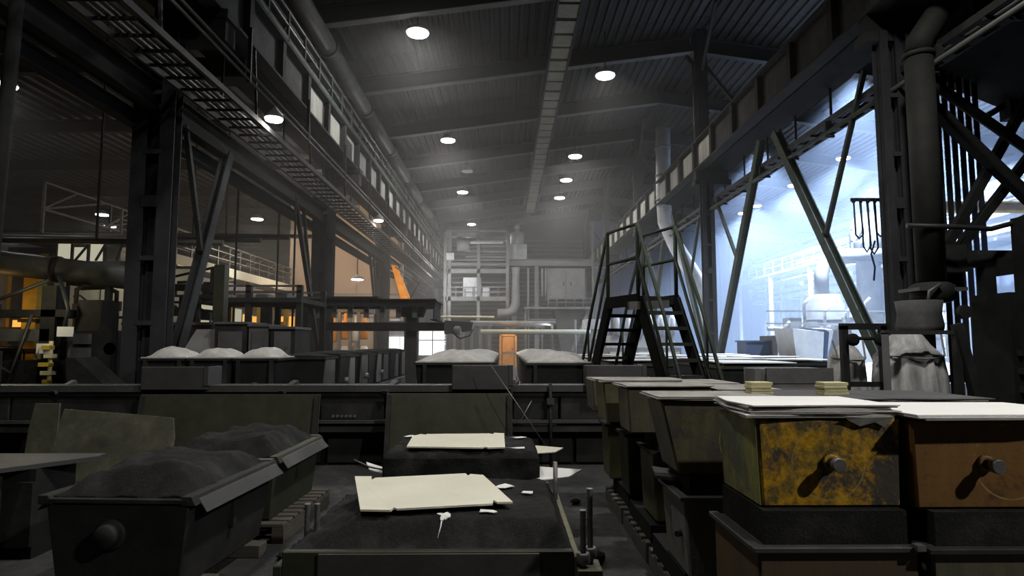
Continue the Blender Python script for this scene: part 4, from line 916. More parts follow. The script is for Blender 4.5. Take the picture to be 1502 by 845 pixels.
for x in (5.46, 5.9): build(MB().lathe([(.05, -.04), (.1, -.02), (.1, .02), (.05, .04)], (x, 9.93, 1.76), 12, 'y'), 'spool', 'black_steel', bf)
pbeam('leaning_post', 'dark_steel', bf, (7.3, 9.6, 0), (6.88, 9.6, 2.0), .13)
def bag(x, y, rx, ry, ztop, zneck, rneck, label, m='bag_cloth', seed=0):
    """sack hanging from its neck: pleated sides, a tied rope round the shoulder"""
    t = thing('bulk_bag', label, 'bag', (x, y, .2))
    mb = MB(); n = 48; prof = [(.98, .15), (1.0, .5), (.97, ztop * .55), (.93, ztop * .8), (.86, ztop), (.62, ztop + (zneck - ztop) * .5), (rneck * 1.3, zneck - .03), (rneck, zneck)]
    for i, (s, z) in enumerate(prof):
        for j in range(n):
            a = 2 * math.pi * j / n; w_ = 1 + (.05 * math.sin(a * 9 + seed + z) + .035 * math.sin(a * 15 + 2 * z + seed)) * (1 if i < 6 else .5)
            q = (abs(math.cos(a)) ** 3 + abs(math.sin(a)) ** 3) ** (-1 / 3) if i < 5 else 1
            mb.v.append(Vector((x + rx * s * w_ * q * math.cos(a), y + ry * s * w_ * q * math.sin(a), z)))
    for i in range(len(prof) - 1):
        for j in range(n): mb.f.append((i * n + j, i * n + (j + 1) % n, (i + 1) * n + (j + 1) % n, (i + 1) * n + j)); mb.sm.append(True)
    mb.f.append(tuple(reversed(range(n)))); mb.sm.append(False)
    k = (len(prof) - 1) * n; mb.f.append(tuple(k + j for j in range(n))); mb.sm.append(False)
    sk = build(mb, 'sack', m, t)
    ptube('tie_rope', 'card_brown', sk, [(x + rx * .95 * math.cos(a), y + ry * .95 * math.sin(a) - .02, ztop + .02 - .05 * math.sin(a + math.pi) ** 2) for a in [math.pi + math.pi * k / 10 for k in range(11)]], .014, 6)
    for s in (-1, 1): pbeam('lifting_strap', 'grey_machine', t, (x + s * rx * .85, y - ry * .5, ztop), (x + s * rx * .95, y - ry * .2, zneck), .03, .01)
    return t
bag(6.48, 10.2, .53, .45, 1.5, 1.86, .34, 'bigger lit bulk bag of pale cloth hanging under the down pipe')
bag(5.78, 10.75, .27, .35, 1.45, 1.75, .2, 'smaller grey bulk bag hanging left of the pale post', seed=3)
nk = solo(MB().lathe([(.33, 1.86), (.36, 2.0), (.33, 2.2), (.36, 2.43)], (7.1, 10.8, 0), 20), 'filling_sleeve', 'card_dark', 'cloth filling sleeve between the down pipe valve and the bag', 'sleeve')
solo(MB().box(6.0, 7.0, 9.8, 10.7, 0, .15), 'wooden_dunnage', 'wood', 'low wooden base under the bigger bulk bag', 'pallet')
ba = thing('bar_screen', 'row of dark vertical bars right of the down pipe', 'screen', (9.5, 13, 0))
for k in range(6): pbox('bar', 'black_steel', ba, 9.13 + .165 * k, 9.245 + .165 * k, 13, 13.02, 0, 7.6)
for z in (.9, 7.3): pbox('cross_rail', 'black_steel', ba, 9.05, 10.12, 13.12, 13.2, z, z + .15)
xb = thing('cross_bracing', 'dark crossed braces before the vertical bars at right', 'brace', (9.2, 11.8, 3))
ptube('brace_pipe', 'pipe_dark', xb, [(7.9, 11.8, 7.0), (10.8, 11.8, 4.86)], .1, 10)
pbeam('brace_bar', 'black_steel', xb, (8.0, 11.9, 6.6), (10.8, 11.9, 3.75), .2); pbeam('brace_bar', 'black_steel', xb, (8.2, 12.05, 3.05), (10.8, 12.05, 7.3), .16); pbeam('brace_bar', 'black_steel', xb, (8.2, 12.2, 2.75), (10.9, 12.2, 6.0), .16)
pbox('anchor_plate', 'black_steel', xb, 8.0, 8.6, 11.75, 12.25, 2.7, 3.4)
ar = thing('swing_arm', 'dark horizontal arm reaching from the down pipe to the right', 'arm', (8.8, 11.5, 3))
pbox('arm_beam', 'dark_steel', ar, 8.0, 9.9, 11.4, 11.65, 3.1, 3.4); pbox('arm_clamp', 'dark_steel', ar, 7.9, 8.4, 11.35, 11.7, 3.0, 3.5); pbox('end_plate', 'black_steel', ar, 8.95, 9.2, 11.3, 11.75, 2.95, 3.25); pbox('arm_leg', 'black_steel', ar, 8.75, 8.95, 11.4, 11.6, 0, 3.1)
ka = solo(MB().tube([(7.1, 11.0, 3.78), (7.9, 10.9, 3.74), (8.6, 11.0, 3.72), (9.1, 11.2, 3.85), (9.6, 11.4, 4.05), (10.4, 11.4, 4.1)], .045, 8), 'hose_line', 'cable', 'black hose running right from the big column', 'hose')
dm = thing('dark_machine', 'tall black machine housing at the right edge', 'machine', (10, 10.5, 0))
pbox('housing', 'black_steel', dm, 8.35, 12.0, 10.4, 11.25, 0, 2.55); pbox('upper_housing', 'black_steel', dm, 9.15, 12.0, 10.5, 11.25, 2.55, 3.95); pbox('panel', 'black_steel', dm, 8.5, 9.6, 10.36, 10.4, .4, 2.3)
for k in range(3): pbox('panel_catch', 'dark_steel', dm, 8.42, 8.48, 10.34, 10.4, .9 + .3 * k, 1.0 + .3 * k)
cap = thing('hood_canopy', 'black sloping hood hanging over the bars at the right', 'hood', (11, 10, 7))
build(MB().hexa([(9.0, 6.5, 8.15), (13, 6.5, 6.6), (13, 13.4, 5.95), (9.0, 13.4, 7.62)], [(9.0, 6.5, 8.3), (13, 6.5, 8.3), (13, 13.4, 8.3), (9.0, 13.4, 8.3)]), 'hood_body', 'black_steel', cap)
pibeam('edge_beam', 'dark_steel', cap, (9.35, 5, 8.1), (9.35, 13.6, 7.98), .2, .35)
pbeam('stay', 'black_steel', cap, (10.4, 13.2, 6.6), (10.9, 13.2, 6.9), .12); pbox('stay_plate', 'black_steel', cap, 10.75, 11.4, 13.0, 13.3, 6.5, 7.0)
for k in range(4): pbox('hood_rib', 'dark_steel', cap, 8.95, 9.0, 7 + 1.5 * k, 7.12 + 1.5 * k, 7.9, 8.3)
cdu = thing('conduit_run', 'two thin conduits beside the down pipe on the big column', 'conduit', (7.2, 12.4, 0))
for x in (7.95, 8.05): ptube('conduit', 'dark_steel', cdu, [(x, 12.0, 2.0), (x, 12.0, 8.0)], .025, 6)
pbox('junction_box', 'dark_steel', cdu, 7.8, 8.15, 11.95, 12.1, 1.6, 2.05)

# ------------------------------------------------------------------ crossover stairs
sr = thing('crossover_stairs', 'steel crossover stairs with handrails standing behind the trough', 'stairs', (2.17, 10.07, 0), 20)
Hp, W2, L2 = 2.42, .30, .46
pbox('platform', 'black_steel', sr, -W2 - .04, W2 + .04, -L2, L2, Hp - .12, Hp, local=True)
for s in (-1, 1): pbox('platform_edge', 'black_steel', sr, s * (W2 + .05) - .03, s * (W2 + .05) + .03, -L2 - .02, L2 + .02, Hp - .15, Hp + .03, local=True)
pbeam('support_bar', 'pipe_grey', sr, (-W2 - .25, -L2 - .06, Hp - .16), (W2 - .15, -L2 - .06, Hp - .12), .05, .12, local=True)
RUN = 1.15
for e in (-1, 1):
    for s in (-1, 1):
        x = s * (W2 + .02)
        pbeam('stringer', 'black_steel', sr, (x, e * L2, Hp - .05), (x, e * (L2 + RUN), 0), .06, .2, local=True)
        hx = s * (W2 + .04)
        ptube('handrail', 'handrail', sr, [(hx, e * L2, Hp + 1.1), (hx, e * (L2 + .55 * RUN), Hp - .25), (hx, e * (L2 + RUN + .12), .55)], .027, 8, local=True)
        ptube('handrail', 'handrail', sr, [(hx, e * L2, Hp + .58), (hx, e * (L2 + RUN), .3)], .024, 8, local=True)
        ptube('rail_post', 'handrail', sr, [(hx, e * L2, Hp - .1), (hx, e * L2, Hp + 1.1)], .03, 8, local=True)
        ptube('rail_post', 'handrail', sr, [(hx, e * (L2 + .62 * RUN), Hp - 1.45), (hx, e * (L2 + .62 * RUN), Hp - .42)], .018, 8, local=True)
    for k in range(9):
        z = Hp - .235 * (k + 1); y = e * (L2 + RUN * (k + 1) * .235 / Hp)
        pbox('tread', 'dark_steel', sr, -W2, W2, y - .1, y + .1, z - .05, z, local=True)
for s in (-1, 1):
    for z in (1.1, .58): ptube('platform_rail', 'handrail', sr, [(s * (W2 + .04), -L2, Hp + z), (s * (W2 + .04), L2, Hp + z)], .026, 8, local=True)

# ------------------------------------------------------------------ the steel trough wall
tr = thing('trough_wall', 'long low dark steel trough wall across the hall', 'wall', (-3, 9, 0))
pbox('body', 'dark_steel', tr, -8.2, 1.75, 9.06, 10.5, .46, 1.05); pbox('plinth', 'black_steel', tr, -8.2, 1.75, 9.15, 10.5, 0, .46)
pbox('top_rail', 'grey_plate', tr, -8.2, 1.75, 8.94, 9.2, 1.03, 1.12); pbox('top_lip', 'dark_steel', tr, -8.2, 1.75, 8.98, 9.06, .96, 1.03)
pbox('ledge', 'dark_steel', tr, -8.2, 1.75, 8.92, 9.08, .48, .56); pbox('ledge_lip', 'grey_plate', tr, -8.2, 1.75, 8.9, 9.06, .60, .64)
for x0, x1 in ((-8.1, -6.9), (-6.86, -5.05), (-5.0, -2.64), (-2.58, -1.7), (-1.66, .06), (.12, .74), (.78, 1.7)): pbox('panel', 'dark_steel', tr, x0, x1, 9.0, 9.06, .64, .97, .008)
for x0, x1 in ((-8.1, -5.0), (-4.95, -2.6), (-2.5, -1.72), (-1.6, .1), (.15, .95), (1.0, 1.7)): pbox('plinth_panel', 'dark_steel', tr, x0, x1, 9.1, 9.15, .03, .44, .008)
for x in (-6.2, -3.05, -1.62, .1): pbeam('rail_strut', 'grey_plate', tr, (x - .06, 8.93, 1.02), (x + .06, 9.2, 1.16), .1, .05)
for k in range(6): build(MB().lathe([(.022, 0), (.022, .02)], (-2.4 + .06 * k, 8.985, .69), 8, 'y'), 'bolt_head', 'rod_steel', tr)
for i, (x0, x1, z1, lab) in enumerate(((-5.03, -4.12, 1.38, 'dark steel block on the trough wall below the pale sand heaps'), (-.74, .09, 1.4, 'dark steel block on the trough wall beside the orange door gap'), (1.12, 1.95, 1.4, 'dark steel block on the trough wall under the stairs'))):
    t = thing('cover_block', lab, 'block', ((x0 + x1) / 2, 9, 1.1))
    pbox('plate', 'grey_plate', t, x0, x1, 8.88, 8.96, 1.06, z1, .01); pbox('back', 'dark_steel', t, x0 + .03, x1 - .03, 8.96, 9.4, 1.12, z1 - .02)
    pbox('side_flange', 'grey_plate', t, x1 - .04, x1 + .02, 8.87, 9.3, 1.12, z1)
for (x0, x1, y, z0, z1, lab, m_) in ((-5.02, -2.55, 8.72, 0.0, 1.0, 'wide olive steel plate leaning on the trough wall behind the left flasks', 'olive_steel'), (-1.62, .1, 8.6, 0, 1.02, 'wide olive steel plate against the trough behind the far card', 'olive_steel')):
    t = thing('leaning_plate', lab, 'plate', ((x0 + x1) / 2, y, 0))
    build(MB().hexa([(x0, y - .03, z0), (x1, y - .03, z0), (x1, y, z0), (x0, y, z0)], [(x0, y + .17, z1), (x1, y + .17, z1), (x1, y + .2, z1), (x0, y + .2, z1)]), 'sheet', m_, t, .006)
    pbeam('edge_strip', 'dark_steel', t, (x0 + .04, y - .05, .02), (x0 + .04, y + .15, z1 - .02), .06, .04); pbeam('edge_strip', 'dark_steel', t, (x1 - .04, y - .05, .02), (x1 - .04, y + .15, z1 - .02), .06, .04)
def slab_outline(pts, y0, y1, th, zmax):
    """steel sheet outline in X, Z leaning from y0 (foot) to y1 (top)"""
    mb = MB(); n = len(pts); f = lambda z: y0 + (y1 - y0) * z / zmax
    return mb.add([(x, f(z), z) for x, z in pts] + [(x, f(z) + th, z) for x, z in pts], [tuple(range(n)), tuple(reversed(range(n, 2 * n)))] + [((i + 1) % n, i, n + i, n + (i + 1) % n) for i in range(n)])
solo(slab_outline([(-5.75, 0), (-4.25, 0), (-4.2, .25), (-4.22, .5), (-4.3, .74), (-4.9, .79), (-5.5, .83), (-5.75, .85)], 8.05, 8.5, .03, 1.0), 'curved_plate', 'plate_light', 'worn pale steel plate with a curved right end leaning at the left', 'plate', bevel=.005)
solo(slab_outline([(-6.05, 0), (-5.7, 0), (-5.7, .6), (-5.74, .93), (-6.06, .93), (-6.08, .6)], 8.15, 8.35, .03, 1.0), 'narrow_plate', 'plate_light', 'narrow greenish plate standing before the curved plate at left', 'plate', bevel=.005)
for i, (p, q, r, lab, nm) in enumerate((((-.2, 8.55, 1.42), (.52, 8.2, .4), .008, 'long thin rod leaning down from the steel block to the floor side', 'thin_rod'), ((.37, 8.98, .9), (.17, 8.93, .555), .009, 'short thin rod crossing the long leaning rod', 'thin_rod'), ((.1, 8.95, .583), (.72, 8.95, .583), .022, 'short round bar lying on the trough ledge', 'round_bar'))):
    solo(MB().tube([p, q], r, 8), nm, 'rod_steel', lab, 'rod')
vp = thing('vertical_pipe', 'thin vertical pipe with a clamp on the trough wall', 'pipe', (.63, 8.9, 0))
ptube('pipe', 'dark_steel', vp, [(.63, 8.9, 0), (.63, 8.9, 1.15)], .022, 8); pbox('clamp', 'grey_plate', vp, .58, .68, 8.86, 8.98, .86, .94)

# ------------------------------------------------------------------ the left flasks
def tapered(label, loc, rz, L, z0, z1, wt, wb, group=None, front='dark_steel', seed=0):
    t = thing('moulding_flask', label, 'flask', loc, rz)
    a, b = wt / 2, wb / 2
    build(MB().hexa([(-b, .04, z0), (b, .04, z0), (b, L - .06, z0), (-b, L - .06, z0)], [(-a, 0, z1 - .06), (a, 0, z1 - .06), (a, L, z1 - .06), (-a, L, z1 - .06)]), 'body', front, t, .008, local=True)
    for s in (-1, 1):
        build(MB().hexa([(s * a - .05, -.01, z1 - .07), (s * a + .05, -.01, z1 - .07), (s * a + .05, L + .01, z1 - .07), (s * a - .05, L + .01, z1 - .07)], [(s * a - .05, -.01, z1 - .01), (s * a + .02, -.01, z1 - .01), (s * a + .02, L + .01, z1 - .01), (s * a - .05, L + .01, z1 - .01)]), 'rim_bar', front, t, .004, local=True)
        build(MB().hexa([(s * (a + .02), .06, z1 - .035), (s * (a + .035), .06, z1 - .035), (s * (a + .035), L - .02, z1 - .035), (s * (a + .02), L - .02, z1 - .035)][::s], [(s * (a + .09), .05, z1 - .125), (s * (a + .1), .05, z1 - .12), (s * (a + .1), L - .0, z1 - .12), (s * (a + .09), L - .0, z1 - .125)][::s]), 'side_flap', 'grey_plate', t, .003, local=True)
        pbox('rib', front, t, s * (a * .96) - .015, s * (a * .96) + .02, L * .5 - .03, L * .5 + .03, z0 + .25, z1 - .1, local=True)
    pbox('rim_bar', front, t, -a, a, -.012, .03, z1 - .06, z1 - .03, .004, local=True); pbox('rim_bar', 'grey_plate', t, -a, a, L - .05, L + .03, z1 - .06, z1, .004, local=True)
    def fn(x, y):
        u = max(abs(x) / a, abs(y - L / 2) / (L / 2)); e = min(1, max(0, (1 - u) / .42))
        return z1 - .03 + (.145 * e * e * (3 - 2 * e)) * (1.1 + .3 * hn(x * 2, y * 2, seed)) + .014 * hn(x * 7, y * 7, seed)
    build(MB().grid(-a + .03, a - .03, .03, L - .03, 40, 50, fn, z1 - .08), 'sand', 'sand_black', t, local=True)
    tn = build(MB().lathe([(.075, -.005), (.075, -.07), (.066, -.085), (.0001, -.085)], (-.04, .02, (z0 + z1) / 2 + .05), 20, 'y'), 'trunnion', 'dark_steel', t, .0, local=True)
    build(MB().lathe([(.1, .03), (.1, -.005), (.075, -.012)], (-.04, .01, (z0 + z1) / 2 + .05), 20, 'y'), 'trunnion_collar', 'dark_steel', tn, local=True)
    return t
tapered('nearest tapered black steel flask heaped with sand at the left', (-2.53, 4.27, 0), -3, 1.3, .1, .72, .96, .82)
tapered('second tapered flask heaped with sand behind the nearest left one', (-2.5, 5.66, 0), -1, 1.25, .17, .73, 1.0, .9, seed=4, front='olive_steel')
def pallet(label, loc, rz, wx, ly, h, nb=7, m='wood'):
    t = thing('pallet', label, 'pallet', loc, rz)
    for s in (-1, 0, 1): pbox('stringer', m, t, s * (wx / 2 - .05) - .05, s * (wx / 2 - .05) + .05, 0, ly, .0, h - .03, local=True)
    for k in range(nb):
        y = k * (ly - .09) / (nb - 1); pbox('deck_board', m, t, -wx / 2, wx / 2, y, y + .09, h - .03, h, .004, local=True)
    return t
pallet('wooden slatted pallet under the second left flask', (-2.45, 5.6, 0), -1, 1.12, 1.35, .165, 10)
for i, (x, y) in enumerate(((-2.55, 4.5), (-2.5, 5.25))): solo(MB().box(-.55, .55, 0, .14, 0, .1), 'sleeper', 'wood', ('front wooden sleeper under the nearest left flask', 'rear wooden sleeper under the nearest left flask')[i], 'beam', loc=(x, y, 0), rz=-3, bevel=.006)
wbn = thing('steel_bench', 'low steel bench with an overhanging top left of the flasks', 'bench', (-4.0, 5.4, 0))
build(MB().poly([(-4.7, 5.0), (-3.95, 5.0), (-3.5, 5.6), (-3.52, 5.75), (-4.7, 5.75)], .035), 'top_plate', 'grey_plate', wbn); wbn.children[0].location.z += .7
pbox('body', 'dark_steel', wbn, -4.6, -3.75, 5.22, 5.7, 0, .7); pbox('leg', 'dark_steel', wbn, -4.05, -3.95, 5.04, 5.14, 0, .7)
for k in range(2): pbox('panel', 'dark_steel', wbn, -4.5 + .4 * k, -4.15 + .4 * k, 5.19, 5.22, .1, .6)
dl = thing('dark_press', 'black machine frame at the left edge beside the bench', 'machine', (-5.4, 6.6, 0))
pbox('column', 'black_steel', dl, -6.1, -5.6, 6.4, 7.0, 0, 1.5); pbox('head', 'black_steel', dl, -6.9, -5.55, 6.3, 7.1, 1.2, 1.62); pbox('base', 'black_steel', dl, -6.9, -5.2, 6.2, 7.2, 0, .3)
ptube('hose', 'cable', dl, [(-5.7, 6.25, 1.6), (-5.4, 6.2, 1.3), (-5.5, 6.2, .9), (-5.7, 6.3, .3)], .04, 8)

# ------------------------------------------------------------------ the centre moulds with cards
cm = thing('sand_mould', 'near black sand mould in a low steel frame, a pale card on top', 'mould', (-.45, 3.85, 0))
x0, x1, y0, y1 = -1.29, .40, 3.85, 5.3
pbox('front_bar', 'olive_steel', cm, x0, x1, y0 - .05, y0, .1, .50, .006); pbox('back_bar', 'olive_steel', cm, x0, x1, y1, y1 + .05, .1, .42, .006)
pbox('side_bar', 'olive_steel', cm, x0 - .05, x0, y0 - .05, y1 + .05, .1, .42, .006); pbox('side_bar', 'rust_olive', cm, x1, x1 + .04, y0 - .05, y1 + .05, .1, .47, .006)
pbox('front_panel', 'grey_plate', cm, -1.08, .2, y0 - .065, y0 - .05, .12, .49, .003)
pbox('bottom_board', 'wood', cm, x0 - .08, x1 + .08, y0 - .1, y1 + .1, 0, .1)
def mfn(x, y):
    l = (x - x0) / .36; r = (x1 - x) / .10; f_ = (y - y0) / .17; b_ = (y1 - y) / .2
    sm = lambda q: (lambda c: c * c * (3 - 2 * c))(min(1, max(0, q)))
    e = min(sm(l * .8), sm(r), sm(f_), sm(b_))
    return .475 + .165 * e + (.016 * hn(x * 3, y * 3, 2) + .011 * hn(x * 10, y * 11, 5) + .006 * hn(x * 27, y * 25, 9)) * (1 if e < .98 else .45) - .02 * max(0, (x + .1)) * e
build(MB().grid(x0, x1, y0, y1, 90, 80, mfn, .2), 'sand', 'sand_black', cm)
bm_ = thing('sand_mould', 'far black sand block before the trough wall, a cream card on top', 'mould', (-.4, 5.6, 0))
def bfn(x, y):
    u = min((x + 1.06) / .05, (.3 - x) / .05, (y - 5.6) / .06, (6.55 - y) / .06); e = min(1, max(0, u))
    return .69 + .075 * e ** .5 + .014 * hn(x * 4, y * 4, 1) + .008 * hn(x * 13, y * 12, 3)
build(MB().grid(-1.06, .3, 5.6, 6.55, 70, 50, bfn, .02), 'sand', 'sand_black', bm_)
def front_face(x, z): return 5.58 + .012 * hn(x * 5, z * 6, 7)
build(MB().grid(-1.05, .29, 0, .71, 40, 16, lambda x, z: Vector((x, front_face(x, z), z)), None), 'sand_face', 'sand_black', bm_)
pbox('bottom_board', 'dark_steel', bm_, -1.1, .34, 5.62, 6.58, 0, .02)
def card(pts, z, label, m='card', th=.008, bend=.006, seed=0, group=None, name='card_sheet', tilt=(0, 0)):
    mx = sum(p[0] for p in pts) / len(pts); my = sum(p[1] for p in pts) / len(pts)
    return solo(MB().poly(pts, th, lambda x, y: z + bend * hn(x * 2, y * 2, seed) + tilt[0] * (x - mx) + tilt[1] * (y - my)), name, m, label, 'card', group)
card([(-.885, 3.99), (-.70, 3.99), (-.69, 4.05), (-.665, 4.02), (-.08, 4.13), (-.075, 4.22), (-.05, 4.16), (.05, 4.18), (-.17, 5.02), (-.27, 5.06), (-.285, 4.99), (-.31, 5.08), (-.98, 4.93), (-1.0, 4.86), (-1.02, 4.97), (-1.15, 4.97)], .675, 'large pale card with notched corners on the near sand mould', th=.012, tilt=(0, .004))
card([(-.86, 5.65), (-.2, 5.62), (-.18, 5.68), (-.15, 5.62), (.0, 5.62), (-.01, 6.48), (-.11, 6.50), (-.12, 6.42), (-.16, 6.46), (-.78, 6.46), (-.79, 6.40), (-.84, 6.45), (-.9, 6.3)], .79, 'cream card with notched corners on the far sand block', th=.012)
card([(.27, 5.5), (.55, 5.62), (.70, 5.88), (.27, 6.05)], .545, 'white pointed card sticking out right of the far block', 'card_white', tilt=(.02, .03))
card([(.27, 6.1), (.48, 6.2), (.58, 6.42), (.27, 6.55)], .66, 'small cream pointed card behind the white one', 'card', tilt=(-.02, .02))
card([(-1.2, 5.75), (-1.05, 5.7), (-1.05, 5.85), (-1.28, 5.98)], .575, 'small white card corner left of the far block', 'card_white', tilt=(-.15, .06))
solo(MB().tube([(-1.35, 5.8, .66), (-1.2, 5.75, .61), (-1.05, 5.75, .58)], .009, 6), 'bent_wire', 'rod_steel', 'bent wire beside the small card left of the far block', 'wire')
for i, (x, y, z, sx, sy, lab) in enumerate(((.0, 4.78, .635, .07, .05, 'jagged white scrap right of the large pale card'), (.16, 4.58, .628, .045, .035, 'round white scrap at the right side of the near mould'), (-.11, 3.98 + .1, .64, .055, .03, 'white scrap just below the right corner of the large card'),
                                            (-.92, 6.38, .785, .07, .035, 'white scrap left of the cream card'), (.11, 6.3, .785, .085, .05, 'crumpled white scrap right of the cream card'), (.1, 5.72, .775, .09, .02, 'thin white scrap at the front edge right of the cream card'))):
    pts = [(x + sx * (1 + .35 * hn(k * 1.3, i * 2.1)) * math.cos(k * .785), y + sy * (1 + .4 * hn(k * 2.3, i)) * math.sin(k * .785)) for k in range(8)]
    solo(MB().poly(pts, .004, lambda a, b: (mfn(a, b) if b < 5.3 else bfn(a, b)) + .012 + .003 * hn(a * 30, b * 30)), 'white_scrap', 'card_white', lab, 'scrap')
sp = thing('white_spill', 'white splash dripping down the front of the near mould', 'spill', (-.36, 3.99, .6))
for k, (dx, dy, r) in enumerate(((0, 0, .03), (-.025, .012, .02), (.022, -.012, .022), (.012, .03, .016), (-.012, -.028, .014))):
    pts = [(-.375 + dx + r * (1 + .5 * hn(q * 1.9, k)) * math.cos(q * .7), 4.02 + dy + r * (1 + .5 * hn(q, k * 2)) * math.sin(q * .7)) for q in range(9)]
    build(MB().poly(pts, .006, lambda x, y: mfn(x, y) + .004), 'splash', 'card_white', sp)
ptube('drip', 'card_white', sp, [(-.385, 4.0, mfn(-.385, 4.0) + .004), (-.39, 3.96, mfn(-.39, 3.96) + .004), (-.405, 3.92, mfn(-.405, 3.92) + .004)], [.006, .004, .003], 6)
def threaded(name, label, x, y, z0, z1, r=.02, nut=None):
    t = thing(name, label, 'rod', (x, y, 0))
    n = int((z1 - z0) / .018); prof = []
    for k in range(n): prof += [(r * .8, z0 + k * .018), (r, z0 + k * .018 + .009)]
    build(MB().lathe(prof, (x, y, 0), 10), 'thread', 'rod_steel', t)
    if nut:
        build(MB().lathe([(.038, nut), (.04, nut + .01), (.04, nut + .05), (.036, nut + .06)], (x, y, 0), 6), 'nut', 'rod_steel', t)
    ptube('rod_foot', 'dark_steel', t, [(x, y, 0), (x, y, z0 + .01)], r * 1.3, 8)
    return t
threaded('threaded_rod', 'taller threaded rod of the close pair right of the near mould', .505, 3.87, .2, .86, nut=.44)
threaded('threaded_rod', 'shorter threaded rod of the close pair right of the near mould', .455, 3.80, .2, .74, nut=.43)
cp = thing('clamp_block', 'steel clamp block under the pair of threaded rods', 'clamp', (.48, 3.82, 0))
pbox('plate', 'rust_grey', cp, .415, .56, 3.74, 3.93, .36, .41, .005); pbox('foot', 'dark_steel', cp, .44, .54, 3.77, 3.91, 0, .36)
threaded('threaded_rod', 'left threaded rod of the pair beside the left flasks', -1.30, 4.3, .1, .66)
threaded('threaded_rod', 'right threaded rod of the pair beside the left flasks', -1.235, 4.3, .1, .66)
solo(MB().tube([(.40, 5.15, .0), (.40, 5.15, .76)], .018, 8), 'steel_rod', 'rod_steel', 'plain upright rod right of the far sand block', 'rod')
pbx = thing('rod_bracket', 'grey bracket at the foot of the upright plain rod', 'bracket', (.33, 5.35, 0))
pbox('bracket_post', 'grey_plate', pbx, .3, .36, 5.36, 5.42, 0, .55); pbox('bracket_foot', 'dark_steel', pbx, .26, .52, 5.36, 5.5, 0, .12)
for i, (x, y, s) in enumerate(((.72, 5.1, .07), (.66, 4.55, .06), (.75, 6.9, .05), (-1.75, 5.2, .05))):
    mb = MB(); n1, n2 = 7, 9
    mb.lathe([(s * math.sin(math.pi * (k + .3) / n1) * (1 + .25 * hn(k, i)), s * .75 * (1 - math.cos(math.pi * (k + .3) / n1)) * .8) for k in range(n1)], (x, y, 0), n2)
    for v in mb.v: v.x += .02 * hn(v.x * 40, v.y * 40, i); v.y += .02 * hn(v.y * 40, v.z * 60, i)
    solo(mb, 'sand_clod', 'sand_black', ('larger black clod on the floor right of the threaded rods', 'smaller black clod nearest the threaded rods', 'black clod near the pallets of the stack', 'black clod on the floor left of the near mould')[i], 'clod')
stp = solo(MB().box(.45, 1.15, 4.18, 4.22, 0, .012), 'floor_strip', 'grey_machine', 'thin pale strip on the floor right of the near mould', 'strip')  # thin pale bar laid flat on the floor

# ------------------------------------------------------------------ the right stacks of flasks
def stack_flask(x0, x1, y0, y1, z0, z1, label, m, taper=.03, pin=True, sand=True, rim=None, pinx=.5):
    t = thing('stacked_flask', label, 'flask', (x0, y0, z0))
    k = taper; d = y1 - y0
    build(MB().hexa([(x0 + k, y0 + .01, z0), (x1 - .01, y0 + .01, z0), (x1 - .01, y1 - .01, z0), (x0 + k, y1 - .01, z0)], [(x0, y0, z1), (x1, y0, z1), (x1, y1, z1), (x0, y1, z1)]), 'body', m, t, .012)
    if pin:
        px, pz = x0 + (x1 - x0) * pinx, z0 + (z1 - z0) * .51
        ps = build(MB().lathe([(.024, .02), (.024, -.06), (.02, -.064)], (px, y0, pz), 14, 'y'), 'pin_shaft', 'dark_steel', t)
        build(MB().lathe([(.03, -.055), (.033, -.06), (.033, -.085), (.03, -.09)], (px, y0, pz), 16, 'y'), 'pin_head', 'rod_steel', ps)
        build(MB().lathe([(.04, .005), (.04, -.012), (.03, -.016)], (px, y0, pz), 16, 'y'), 'pin_boss', m, t)
    if rim:
        pbox('rim', rim, t, x0 - .03, x1 + .005, y0 - .03, y0 + .02, z1 - .012, z1 + .012, .003); pbox('rim', rim, t, x0 - .03, x0 + .02, y0 + .02, y1, z1 - .014, z1 + .01, .003)
    if sand:
        build(MB().box(x0 + .05, x1 - .02, y0 + .05, y1, z1 - .02, z1 + .155), 'sand', 'sand_black', t)
    return t
def sheets(x0, x1, y0, y1, z, n, where, mats, group, over=(.05, .05), seed=0):
    for k in range(n):
        random.seed(seed * 31 + k); j = lambda q=.03: random.uniform(-q, q)
        pts = [(x0 - over[0] + j(), y0 - over[1] + j(.02)), ((x0 + x1) / 2 + j(.1), y0 - over[1] + j(.015)), (x1 + j(), y0 - over[1] + j(.02)), (x1 + over[0] * .5 + j(), (y0 + y1) / 2 + j()), (x1 + j(), y1 + j(.02)), (x0 - over[0] * .6 + j(), y1 + j(.02)), (x0 - over[0] + j(.04), (y0 + y1) / 2 + j())]
        name = 'top' if k == n - 1 else 'bottom' if k == 0 else f'{ORD[k]} lowest'
        solo(MB().poly(pts, .006, lambda x, y: z + .009 * k + .004 * hn(x * 3, y * 3, seed)), 'cover_card', mats[k % len(mats)] if k < n - 1 else mats[-1], f'{name} loose card sheet on {where}', 'card', group)
